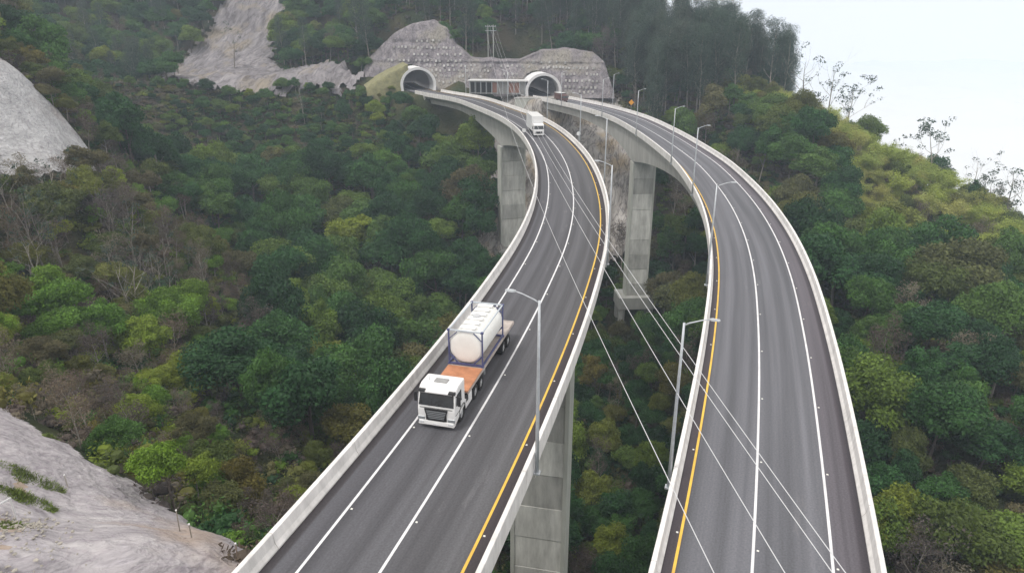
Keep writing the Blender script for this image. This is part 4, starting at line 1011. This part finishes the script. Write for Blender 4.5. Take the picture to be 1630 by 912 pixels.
# ------------------------------------------------------------------ far low cloud and the air
def cloud_bank():
    xs_ = np.r_[np.linspace(260, 1200, 60), np.linspace(1300, 2350, 14)]; ys_ = np.r_[np.linspace(-600, 1500, 70), np.linspace(1600, 2350, 10)]
    X, Y = np.meshgrid(xs_, ys_); Z = -95 + 34 * fbm(X/240, Y/240, 201, 5) + 10 * fbm(X/60, Y/60, 202, 3)
    V = np.stack([X.ravel(), Y.ravel(), Z.ravel()], 1); nx = len(xs_)
    i, j = np.meshgrid(np.arange(nx-1), np.arange(len(ys_)-1)); a = (j*nx+i).ravel(); F = np.stack([a, a+1, a+nx+1, a+nx], 1)
    o = link('low_cloud', np_mesh('low_cloud', V, F, mat('cloud_white', (0.66, 0.68, 0.7), 1.0), True)); tag(o, 'white low cloud filling the far valley at the right', kind='structure')
cloud_bank()
hz = bpy.data.materials.new('haze_air'); hz.use_nodes = True; nt = hz.node_tree
for n_ in list(nt.nodes):
    if n_.type != 'OUTPUT_MATERIAL': nt.nodes.remove(n_)
pv = nt.nodes.new("ShaderNodeVolumePrincipled"); pv.inputs["Color"].default_value = (0.72, 0.84, 1.0, 1); pv.inputs["Density"].default_value = 0.0004; pv.inputs["Anisotropy"].default_value = 0.0
nt.links.new(pv.outputs[0], nt.nodes[0].inputs["Volume"] if nt.nodes[0].type == 'OUTPUT_MATERIAL' else [n for n in nt.nodes if n.type == 'OUTPUT_MATERIAL'][0].inputs["Volume"])
HB = MB().box(-2500, 2500, -2500, 2500, -260, 125).build('haze', hz)
tag(HB, 'thin pale blue haze in the air', kind='stuff')

# ------------------------------------------------------------------ vehicles (local frame: +y forward, x to the right, z up)
def wheel(parent, x, y, r=0.5, w=0.3, dual=False, name='wheel'):
    g = bpy.data.objects.new(name, None); COL.objects.link(g); g.parent = parent; g.location = (x, y, r)
    sg = 1 if x > 0 else -1; ww = w * (2.0 if dual else 1)
    x0, x1 = (-ww, 0) if sg > 0 else (0, ww)
    t = MB(); n = 22
    prof = [(x0, r*.6), (x0, r*.9), (x0+.05, r), (x1-.05, r), (x1, r*.9), (x1, r*.6)]
    V_ = [(a, rr*math.cos(2*math.pi*k/n), rr*math.sin(2*math.pi*k/n)) for a, rr in prof for k in range(n)]
    F_ = [(i*n+k, i*n+(k+1) % n, ((i+1) % 6)*n+(k+1) % n, ((i+1) % 6)*n+k) for i in range(6) for k in range(n)]
    t.add(V_, F_).build('tyre', M['tyre'], g, smooth=False)
    xo = sg*-0.05; m = MB().cyl((xo, 0, 0), (xo-sg*0.12, 0, 0), r*.6, 18, r*.45)
    m.cyl((xo+sg*0.06, 0, 0), (xo-sg*0.1, 0, 0), r*.2, 10)
    for k in range(8): a = k*math.pi/4; m.cyl((xo+sg*0.02, r*.36*math.cos(a), r*.36*math.sin(a)), (xo-sg*0.02, r*.36*math.cos(a), r*.36*math.sin(a)), 0.025, 6)
    m.build('rim', M['rim'], g)
    return g
def cab(t, wd, zb, zt, ln, y0, paint):
    """cab-over-engine cab: y0 is its front"""
    h = wd/2; zw = zb + (zt-zb)*0.5; zv = zb + (zt-zb)*0.84
    prof = [(y0-0.1, zb), (y0, zb+0.12), (y0+0.02, zw-0.25), (y0-0.03, zw), (y0-0.26, zv), (y0-0.42, zt-0.1), (y0-0.8, zt), (y0-ln, zt-0.04), (y0-ln, zb+0.55), (y0-ln+0.1, zb+0.45)]
    MB().prism_x(prof, -h, h).build('cab_body', paint, t, bevel=0.13, smooth=False)
    ws = MB(); a = 0.09
    pts = [(-h+a, y0+0.0, zw+0.03), (h-a, y0+0.0, zw+0.03), (h-a-0.05, y0-0.235, zv-0.02), (-h+a+0.05, y0-0.235, zv-0.02)]
    ws.add(pts + [(x, y-0.06, z) for x, y, z in pts], [(0,1,2,3), (7,6,5,4), (0,4,5,1), (1,5,6,2), (2,6,7,3), (3,7,4,0)]).build('windscreen', M['dark_glass'], t)
    for sg in (-1, 1):
        x0, x1 = sorted((sg*(h-0.02), sg*(h+0.012)))
        MB().prism_x([(y0-0.22, zw+0.08), (y0-0.42, zv-0.06), (y0-1.2, zv-0.06), (y0-1.25, zw+0.0), (y0-0.5, zw)], x0, x1).build('side_window', M['dark_glass'], t)
        mr = MB().box(*sorted((sg*(h+0.1), sg*(h+0.28))), y0-0.32, y0-0.2, zw+0.1, zw+0.75); mr.box(*sorted((sg*(h-0.02), sg*(h+0.12))), y0-0.3, y0-0.24, zv-0.15, zv-0.1)
        mr.build('mirror', M['black'], t, bevel=0.02)
        hl = MB().box(*sorted((sg*(h-0.42), sg*(h-0.06))), y0-0.03, y0+0.035, zb+0.22, zb+0.42); hl.build('headlight', M['lamp_glass'], t, bevel=0.02)
    for k in (-1, 1): MB().tube([(k*0.5, y0+0.02, zw+0.04), (k*0.5-0.45, y0-0.02, zw+0.2)], 0.014, 5).build('wiper', M['black'], t)
    return zw, zv

def place(t, P, y_front, d):
    s = P.s_at_y(y_front); x, y, tx, ty = P.at(s, d); x2, y2, _, _ = P.at(s + 9, d)
    t.location = (x, y, P.z + 0.004); t.rotation_euler = (0, 0, math.atan2(y - y2, x - x2) - math.pi/2)

# the tank truck: tractor and its flat-bed semi-trailer
tt = thing('articulated_truck', 'white tractor pulling a flat trailer with orange front deck, on the left viaduct', 'truck')
zw, zv = cab(tt, 2.42, 0.34, 2.74, 1.95, 0.0, M['white_paint'])
h = 1.21
g = MB(); g.prism_x([(0.0, 0.6), (0.05, 0.6), (0.05, 1.36), (0.0, 1.38)], -0.66, 0.66); fr = g.build('grille', M['black'], tt)
mbf = MB()
for a, b, z0, z1 in ((-0.74, 0.74, 1.3, 1.38), (-0.56, 0.56, 0.6, 0.66)): mbf.box(a, b, 0.0, 0.075, z0, z1)
for sg in (-1, 1):
    q = [(sg*0.66, 0.0, 1.3), (sg*0.74, 0.0, 1.3), (sg*0.56, 0.0, 0.64), (sg*0.48, 0.0, 0.64)]
    mbf.add(q + [(x, y+0.075, z) for x, y, z in q], [(0,1,2,3), (7,6,5,4), (0,4,5,1), (1,5,6,2), (2,6,7,3), (3,7,4,0)])
mbf.build('grille_surround', M['black'], fr)
for k in range(5):
    z = 0.74 + k*0.115; MB().box(-0.5-k*0.035, 0.5+k*0.035, 0.045, 0.085, z, z+0.05).build('slat', M['grille'], fr)
MB().box(-1.16, 1.16, -0.3, 0.1, 0.28, 0.56, (0.05, 0.03)).build('bumper', M['white_paint'], tt, bevel=0.04)
for sg in (-1, 1):
    MB().box(*sorted((sg*0.78, sg*1.1)), 0.04, 0.115, 0.4, 0.5).build('fog_lamp', M['lamp_glass'], tt, bevel=0.015)
    MB().prism_x([(-0.05, 0.6), (0.045, 0.6), (0.045, 0.78), (-0.05, 0.84)], *sorted((sg*0.74, sg*1.19))).build('headlight_unit', M['grille'], tt, bevel=0.01)
    MB().box(*sorted((sg*1.205, sg*1.225)), -1.9, -0.1, 1.0, 1.03).build('door_line', M['black'], tt)
MB().box(-1.05, 1.05, 0.02, 0.034, 1.415, 1.45).build('panel_gap', M['black'], tt)
MB().box(-0.2, 0.2, 0.095, 0.115, 0.3, 0.42).build('number_plate', M['white_line'], tt)
MB().box(-0.42, 0.42, -1.35, -0.85, 2.715, 2.79).build('roof_hatch', M['wall_grey'], tt, bevel=0.02)
for sg in (-1, 1): MB().box(*sorted((sg*0.72, sg*1.19)), -0.5, -0.12, 2.38, 2.52, (0.04, 0.04)).build('visor_end', M['black'], tt, bevel=0.02)
MB().box(-1.0, 1.0, -0.36, -0.14, 2.35, 2.44).build('sun_visor', M['white_paint'], tt, bevel=0.02)
MB().tube([(0.75, -1.0, 2.7), (0.78, -1.1, 2.88), (0.8, -1.15, 2.95)], 0.03, 6).build('beacon', M['lamp_glass'], tt)
ch = MB()
for sg in (-1, 1): ch.box(*sorted((sg*0.36, sg*0.46)), -6.0, -0.6, 0.75, 1.0)
ch.box(-0.46, 0.46, -5.9, -5.75, 0.76, 0.99); ch.build('chassis', M['black'], tt)
MB().box(-1.2, 1.2, -2.6, -2.1, 0.8, 1.2).build('cab_step', M['black'], tt, bevel=0.02)
for sg in (-1, 1):
    MB().box(*sorted((sg*0.55, sg*1.2)), -3.35, -2.05, 0.4, 1.12).build('fuel_tank', M['white_paint'] if sg < 0 else M['white_paint'], tt, bevel=0.06)
    MB().prism_x([(-0.72, 0.42), (-0.8, 0.95), (-1.0, 1.16), (-1.6, 1.16), (-1.85, 0.95), (-1.92, 0.42), (-1.88, 0.42), (-1.8, 0.9), (-1.58, 1.1), (-1.02, 1.1), (-0.85, 0.9), (-0.76, 0.42)], *sorted((sg*0.85, sg*1.225))).build('wheel_arch', M['black'], tt)
    wheel(tt, sg*1.2, -1.33, 0.5, 0.3)
    for yy in (-4.15, -5.4): wheel(tt, sg*1.2, yy, 0.5, 0.28, True)
# trailer
LT = 13.9
MB().box(-1.22, 1.22, -5.6, -2.45, 1.36, 1.47).build('front_deck', M['orange_deck'], tt, bevel=0.015)
MB().box(-1.22, 1.22, -LT, -5.62, 1.34, 1.45).build('rear_deck', M['trailer_grey'], tt, bevel=0.015)
for sg in (-1, 1):
    MB().box(*sorted((sg*0.4, sg*0.5)), -LT, -2.7, 0.98, 1.35).build('trailer_beam', M['black'], tt)
    MB().box(*sorted((sg*1.19, sg*1.245)), -LT, -2.45, 1.22, 1.40).build('side_rail', M['trailer_grey'], tt)
    for yy in (-11.0, -12.3): wheel(tt, sg*1.22, yy, 0.5, 0.28, True)
    MB().box(*sorted((sg*0.6, sg*1.1)), -LT-0.03, -LT+0.05, 0.95, 1.12).build('tail_lamp', M['red'], tt)
    MB().box(*sorted((sg*0.75, sg*0.88)), -7.3, -7.15, 0.15, 1.3).build('landing_leg', M['steel'], tt)
for k in range(7):
    yy = -6.2 - k*1.15; MB().box(-1.2, 1.2, yy-0.05, yy+0.05, 1.2, 1.335).build('cross_member', M['black'], tt)
place(tt, PL, 36.0, -1.95)

# the tank container resting on the trailer
tk = thing('tank_container', 'cream tank container in a blue frame, riding on the truck trailer', 'container')
TY0, TL_, TW, TH = -5.7, 5.2, 1.2, 2.55
tank = MB(); n = 28; zc_ = 1.34
prof = [(0.05, 0.0), (0.055, 0.6), (0.075, 1.02), (0.12, 1.12), (0.24, 1.17), (0.6, 1.175), (TL_-0.6, 1.175), (TL_-0.24, 1.17), (TL_-0.12, 1.12), (TL_-0.075, 1.02), (TL_-0.055, 0.6), (TL_-0.05, 0.0)]
V_, F_ = [], []
def sup(a):   # rounded-octagon section, as the photo's tank end
    c, s = math.cos(a), math.sin(a); k = 1.0 / max(abs(c), abs(s), (abs(c) + abs(s)) / 1.36) * 0.62 + 0.38 * (abs(c)**2.9 + abs(s)**2.9) ** (-1/2.9); return c*k, s*k
for yy, rr in prof:
    for k in range(n): c, s = sup(2*math.pi*k/n); V_.append((c*rr, -yy, zc_ + s*rr))
for i in range(len(prof)-1):
    for k in range(n): F_.append((i*n+k, i*n+(k+1) % n, (i+1)*n+(k+1) % n, (i+1)*n+k))
tank.add(V_, F_).build('tank', M['tank'], tk, smooth=True)
for yy in (1.3, 2.75, 4.2):
    rg = MB(); V_ = []; 
    for dy in (-0.03, 0.03):
        for rr in (1.165, 1.185):
            for k in range(n): c, s = sup(2*math.pi*k/n); V_.append((c*rr, -yy+dy, zc_+s*rr))
    F_ = [(a*n+k, a*n+(k+1) % n, b*n+(k+1) % n, b*n+k) for a, b in ((0, 1), (1, 3), (3, 2), (2, 0)) for k in range(n)]
    rg.add(V_, F_).build('band', M['tank'], tk)
W_ = 1.18
for yy in (0.06, TL_-0.06):
    for sg in (-1, 1):
        MB().box(sg*W_-0.045, sg*W_+0.045, -yy-0.045, -yy+0.045, 0.12, TH-0.08).build('corner_post', M['blue_frame'], tk)
        for z in (0.0, TH-0.08): MB().box(sg*W_-0.09, sg*W_+0.09, -yy-0.09, -yy+0.09, z, z+0.12).build('corner_casting', M['blue_frame'], tk)
        MB().tube([(sg*(W_-0.05), -yy, TH-0.65), (sg*(W_-0.6), -yy, TH-0.1)], 0.035, 6).build('top_brace', M['blue_frame'], tk)
        MB().tube([(sg*(W_-0.05), -yy, 0.75), (sg*(W_-0.65), -yy, 0.12)], 0.06, 6).build('bottom_brace', M['blue_frame'], tk)
    MB().box(-W_, W_, -yy-0.05, -yy+0.05, TH-0.06, TH+0.03).build('top_rail', M['pale_frame'], tk)
    MB().box(-W_, W_, -yy-0.06, -yy+0.06, 0.02, 0.14).build('bottom_rail', M['blue_frame'], tk)
for sg in (-1, 1):
    MB().box(sg*W_-0.04, sg*W_+0.04, -TL_+0.1, -0.1, TH-0.05, TH+0.03).build('top_rail', M['pale_frame'], tk)
    MB().box(sg*W_-0.05, sg*W_+0.05, -TL_+0.1, -0.1, 0.04, 0.18).build('bottom_rail', M['blue_frame'], tk)
for k in range(6):
    yy = 0.7 + k*0.8; MB().box(-0.55, 0.55, -yy-0.24, -yy+0.24, TH-0.015, TH+0.02).build('walkway_plank', M['white_paint'], tk)
MB().cyl((0, -TL_/2, 2.45), (0, -TL_/2, 2.66), 0.28, 16).build('manhole_lid', M['rim'], tk)
tk.rotation_euler = tt.rotation_euler.copy()
tk.location = tt.location + Matrix.Rotation(tt.rotation_euler.z, 3, 'Z') @ Vector((0, TY0, 1.475))

# white box truck farther up the left viaduct
bt = thing('box_truck', 'white box truck coming down the left viaduct from the tunnels', 'truck')
cab(bt, 2.3, 0.4, 2.7, 1.75, 0.0, M['white_paint'])
MB().box(-0.75, 0.75, 0.0, 0.045, 0.62, 1.1).build('grille', M['black'], bt, bevel=0.01)
MB().box(-1.13, 1.13, -0.2, 0.09, 0.32, 0.58).build('bumper', M['white_paint'], bt, bevel=0.04)
MB().box(-1.28, 1.28, -10.4, -1.95, 1.05, 4.15).build('box', M['white_paint'], bt, bevel=0.04)
for k in range(7):
    for sg in (-1, 1): yy = -3.0 - k*1.1; MB().box(*sorted((sg*1.281, sg*1.30)), yy-0.03, yy+0.03, 1.15, 4.05).build('side_rib', M['pale_frame'], bt)
MB().box(-0.45, 0.45, -9.9, -1.2, 0.7, 1.04).build('chassis', M['black'], bt)
for sg in (-1, 1):
    wheel(bt, sg*1.15, -1.1, 0.48, 0.28)
    for yy in (-7.4, -8.6): wheel(bt, sg*1.2, yy, 0.48, 0.28, True)
place(bt, PL, 153.8, -1.85)

# small maroon lorry near the right tunnel
mt = thing('small_lorry', 'small maroon lorry with a pale roof, just outside the right tunnel', 'truck')
cab(mt, 2.2, 0.4, 2.6, 1.7, 0.0, M['maroon'])
MB().box(-1.15, 1.15, -6.2, -1.9, 0.95, 2.9).build('box', M['maroon'], mt, bevel=0.03)
MB().box(-1.2, 1.2, -6.25, -1.85, 2.92, 3.02).build('roof_sheet', M['roof'], mt)
MB().box(-0.4, 0.4, -6.0, -1.0, 0.6, 0.94).build('chassis', M['black'], mt)
for sg in (-1, 1): wheel(mt, sg*1.1, -1.0, 0.46, 0.26); wheel(mt, sg*1.1, -4.9, 0.46, 0.26, True)
place(mt, PR, 239, -1.7)

# ------------------------------------------------------------------ street lamps on the inner barriers
def lamp(P, y, d, side, label, group):
    s = P.s_at_y(y); x, yy, tx, ty = P.at(s, d)
    t = thing('street_lamp', label, 'lamp', (x, yy, P.z - 0.35), math.atan2(ty, tx) - math.pi/2, group)
    pole = MB().tube([(0, 0, 0), (0, 0, 3), (0, 0, 7), (0, 0, 10.4)], [.115, .105, .085, .065], 10).build('pole', M['steel'], t, smooth=True)
    MB().box(-0.2, 0.2, -0.2, 0.2, -0.04, 0.05).build('base_plate', M['steel'], t)
    MB().box(*sorted((0, -side*0.32)), -0.14, 0.14, -0.02, 0.3).build('bracket', M['steel'], t, bevel=0.02) if False else None
    MB().box(*sorted((-side*-0.05, side*0.30)), -0.16, 0.16, -0.30, -0.042).build('bracket', M['concrete'], t)
    arm = MB().tube([(0, 0, 10.25), (side*0.25, 0, 10.42), (side*0.9, 0, 10.68), (side*1.35, 0, 10.8)], [.045, .042, .036, .032], 8).build('arm', M['steel'], t, smooth=True)
    hd = MB().add([(side*1.25, -0.06, 10.76), (side*1.42, -0.12, 10.75), (side*1.8, -0.09, 10.78), (side*1.8, 0.09, 10.78), (side*1.42, 0.12, 10.75), (side*1.25, 0.06, 10.76),
                   (side*1.25, -0.05, 10.83), (side*1.42, -0.09, 10.85), (side*1.78, -0.06, 10.84), (side*1.78, 0.06, 10.84), (side*1.42, 0.09, 10.85), (side*1.25, 0.05, 10.83)],
                  [(0,1,2,3,4,5), (11,10,9,8,7,6)] + [(i, (i+1) % 6, (i+1) % 6+6, i+6) for i in range(6)]).build('lamp_head', M['steel'], t)
    MB().box(*sorted((side*1.45, side*1.75)), -0.06, 0.06, 10.735, 10.75).build('lens', M['lamp_glass'], hd)
    return t
ordn = ['nearest', 'second', 'third', 'fourth', 'fifth', 'sixth', 'seventh', 'eighth']
for i, y in enumerate((33.9, 69.5, 105, 141, 177, 212, 243)):
    lamp(PL, y, 4.25+0.46+0.17, -1, f'{ordn[i]} street lamp from the camera on the inner barrier of the left viaduct', 'street lamps along the left viaduct')
for i, y in enumerate((31.8, 65.3, 105.9, 132, 169, 205, 236)):
    lamp(PR, y, -4.15-0.46-0.17, 1, f'{ordn[i]} street lamp from the camera on the inner barrier of the right viaduct', 'street lamps along the right viaduct')
lamp(PR, 222, 5.4+0.46+0.17, 1, 'street lamp on the outer barrier of the right viaduct, beside the orange sign', 'street lamps along the right viaduct')

# signs
def round_sign(loc, rz, label, hpost):
    t = thing('round_sign', label, 'sign', loc, rz)
    MB().tube([(0, 0, 0), (0, 0, hpost)], 0.04, 6).build('post', M['steel'], t)
    MB().cyl((0, -0.06, hpost), (0, -0.08, hpost), 0.42, 20).build('disc', M['white_paint'], t)
x, y, _, _ = PL.at(PL.s_at_y(150), -5.25-0.35); round_sign((x, y, 0.88), 0.2, 'white round sign on the outer barrier of the left viaduct', 1.1)
x, y, _, _ = PL.at(PL.s_at_y(141), 4.25+0.35); round_sign((x, y, 0.88), 0.1, 'white round sign on the inner barrier of the left viaduct below a lamp', 1.6)
x, y, _, _ = PR.at(PR.s_at_y(214), 8.2)
os_ = thing('warning_sign', 'orange diamond warning sign beyond the outer barrier of the right viaduct', 'sign', (x, y, PR.z - 1.0), 0)
MB().tube([(0, 0, 0), (0, 0, 3.6)], 0.05, 6).build('post', M['steel'], os_)
MB().add([(0, -.08, 2.6), (.85, -.08, 3.45), (0, -.08, 4.3), (-.85, -.08, 3.45), (0, -.05, 2.6), (.85, -.05, 3.45), (0, -.05, 4.3), (-.85, -.05, 3.45)], [(0,1,2,3), (7,6,5,4), (0,4,5,1), (1,5,6,2), (2,6,7,3), (3,7,4,0)]).build('panel', M['sign_orange'], os_)

# utility poles on the saddle between the two cut faces, and the conductors strung from them
up = thing('utility_pole', 'pair of tall pale utility poles with crossarms on the saddle between the tunnels', 'pole', (-8.4, 290, 9.5))
for x in (-1.1, 1.0): MB().tube([(x, 0, -2), (x, 0, 13.3)], [.22, .13], 8).build('pole', M['concrete_fin'], up)
for z in (12.6, 11.0): MB().box(-2.2, 2.1, -0.12, -0.02 + 0.2, z, z+0.18).build('crossarm', M['steel'], up)
for x in (-1.9, -0.4, 0.5, 1.8): MB().tube([(x, 0, 12.78), (x, 0, 13.1)], 0.09, 6).build('insulator', M['white_paint'], up)
for i, (dx, Q, sag, lb) in enumerate(((-1.9, (7.4, 20, 4.4), 8.0, 'leftmost overhead cable crossing in front of the left viaduct'), (-0.4, (10.0, 20, 4.4), 5.5, 'middle overhead cable passing between the two viaducts'),
                                  (0.5, (11.75, 20, 4.4), 6.4, 'lower of the two close overhead cables at the right'), (1.8, (12.15, 20, 4.5), 6.3, 'upper of the two close overhead cables at the right'))):
    p0 = Vector((-8.4+dx, 290, 22.5)); q = Vector(Q); pts_ = []
    for k in range(61):
        t = 1.1 * (k/60) ** 0.7; p = p0.lerp(q, t) if t <= 1 else p0 + (q-p0)*t; p.z -= 4*sag*t*(1-t); pts_.append(p)
    tag(MB().tube(pts_, 0.02, 5).build('overhead_cable', M['cable']), lb, 'cable')

# ------------------------------------------------------------------ details on the lower-left slope
def gz1(x, y): return float(ground_z(np.array(x), np.array(y))) + 0.25
for x, y, h_, lb in ((-19.9, 33.5, 1.6, 'thin upright marker post in the middle of the lower-left slope'), (-14.6, 29.2, 1.3, 'short reddish post at the foot of the slope by the left barrier'), (-17.6, 30.6, 1.0, 'small marker peg near the lower edge of the slope'), (-28.2, 36.5, 0.9, 'small marker peg near the grass patch')):
    t = thing('marker_post', lb, 'post', (x, y, gz1(x, y)), random.uniform(0, 3))
    MB().tube([(0, 0, -0.3), (0.04, 0, h_)], 0.035, 6).build('post', M['stone'] if h_ != 1.3 else M['dirt'], t)
    MB().cyl((0.04, 0, h_-0.02), (0.042, 0, h_+0.05), 0.05, 8).build('cap', M['white_paint'], t)

POLY['outcrop'] = [(-9.5, 186), (-3, 184), (3, 186), (2, 192), (-4, 200), (-8.5, 197)]
patch('outcrop', 'rock_outcrop', 0.6, 1.0, lambda X, Y: ridged(X, Y, 1.2, 5, 1.6, 1.0, 45) + fbm(X / 1.6, Y / 1.6, 46, 3) * 0.8, M['cliff'], 'bare rock outcrop at the foot of the far left pier', 1.5)
def sheet(name, poly, step, lift, material, label, rag=0.4):
    POLY['_tmp'] = poly; return patch('_tmp', name, step, lift, lambda X, Y: fbm(X / 0.7, Y / 0.7, 131, 3) * 0.12, material, label, rag)
sheet('bare_soil', [(-31, 35.5), (-28.2, 34), (-26.2, 30), (-23.6, 27), (-21.6, 24.4), (-20.4, 21.5), (-27, 18), (-36, 26), (-36, 36)], 0.14, 0.36, M['dirt'], 'reddish bare soil above the lower-left slope', 0.9)
M['grass'] = mat('grass_blades', (0.13, 0.18, 0.03), 0.8, 0.3, 3)
def grass(cx, cy, rx, ry, n, label):
    a = prng.uniform(0, 6.28, n); r = np.sqrt(prng.uniform(0, 1, n)); x = cx + rx*r*np.cos(a); y = cy + ry*r*np.sin(a); x += fbm(x, y, 141, 2)*0.5
    z = ground_z(x, y) + 0.3; hgt = prng.uniform(0.12, 0.38, n) * (1.25 - r); ang = prng.uniform(0, 6.28, n); w = prng.uniform(0.02, 0.05, n); lx = prng.normal(size=n)*0.12; ly = prng.normal(size=n)*0.12
    Q = np.stack([np.stack([x-w*np.cos(ang), y-w*np.sin(ang), z], 1), np.stack([x+w*np.cos(ang), y+w*np.sin(ang), z], 1), np.stack([x+lx+w*.3, y+ly, z+hgt], 1), np.stack([x+lx-w*.3, y+ly, z+hgt], 1)], 1)
    me = np_mesh('grass', Q.reshape(-1, 3), np.arange(4*n).reshape(-1, 4), M['grass'], False, prng.uniform(0, 1, n)); tag(link('grass', me), label, kind='stuff')
grass(-29.6, 35.4, 1.9, 0.9, 5200, 'green grass tuft on the lower-left slope'); grass(-28.4, 32.6, 2.2, 1.0, 5200, 'green grass beside the pipe railing')
grass(-25.0, 27.0, 1.3, 1.5, 2500, 'thin grass among the rubble at the bottom left'); grass(-33.2, 42.6, 0.5, 0.35, 700, 'small grass tuft high on the slope')
st = MB()
for k in range(260):
    t = prng.random(); x = -26.0 + 5.6*t + prng.normal()*0.9; y = 29.5 - 6.5*t + prng.normal()*0.9; r = float(prng.uniform(0.03, 0.12)); z = gz1(x, y) + 0.25 + r*0.3
    q = [(x + float(a*r), y + float(b*r), z + float(c*r*0.7)) for a, b, c in (unit(14) * prng.uniform(.8, 1.1, (14, 1)))]
    bmh = bmesh.new(); [bmh.verts.new(p) for p in q]; res = bmesh.ops.convex_hull(bmh, input=bmh.verts); bmh.verts.ensure_lookup_table(); bmh.verts.index_update()
    st.add([v.co[:] for v in bmh.verts], [[v.index for v in f.verts] for f in bmh.faces]); bmh.free()
tag(st.build('rubble', M['stone']), 'pale rubble stones at the bottom left corner', kind='stuff')
ra = thing('pipe_railing', 'pale pipe railing with a sloping top rail at the lower left corner', 'railing', (-25.6, 29.1, gz1(-25.6, 29.1)))
zq = gz1(-23.2, 24.6) - ra.location.z
MB().tube([(0, 0, -0.3), (0, 0, 1.45)], 0.05, 8).build('post', M['portal'], ra)
MB().tube([(2.4, -4.5, zq-0.3), (2.4, -4.5, zq+1.45)], 0.05, 8).build('post', M['portal'], ra)
MB().tube([(-0.05, 0.08, 1.47), (2.45, -4.6, zq+1.47)], 0.055, 8).build('top_rail', M['portal'], ra)
tag(MB().tube([(-25.6, 27.7, gz1(-25.6, 27.7)+1.1), (-24.6, 26.6, gz1(-24.6, 26.6)+0.45), (-23.2, 25.7, gz1(-23.2, 25.7)+0.1)], 0.03, 6).build('bent_rod', M['stone']), 'thin bent rod lying over the rubble by the railing', 'rod')
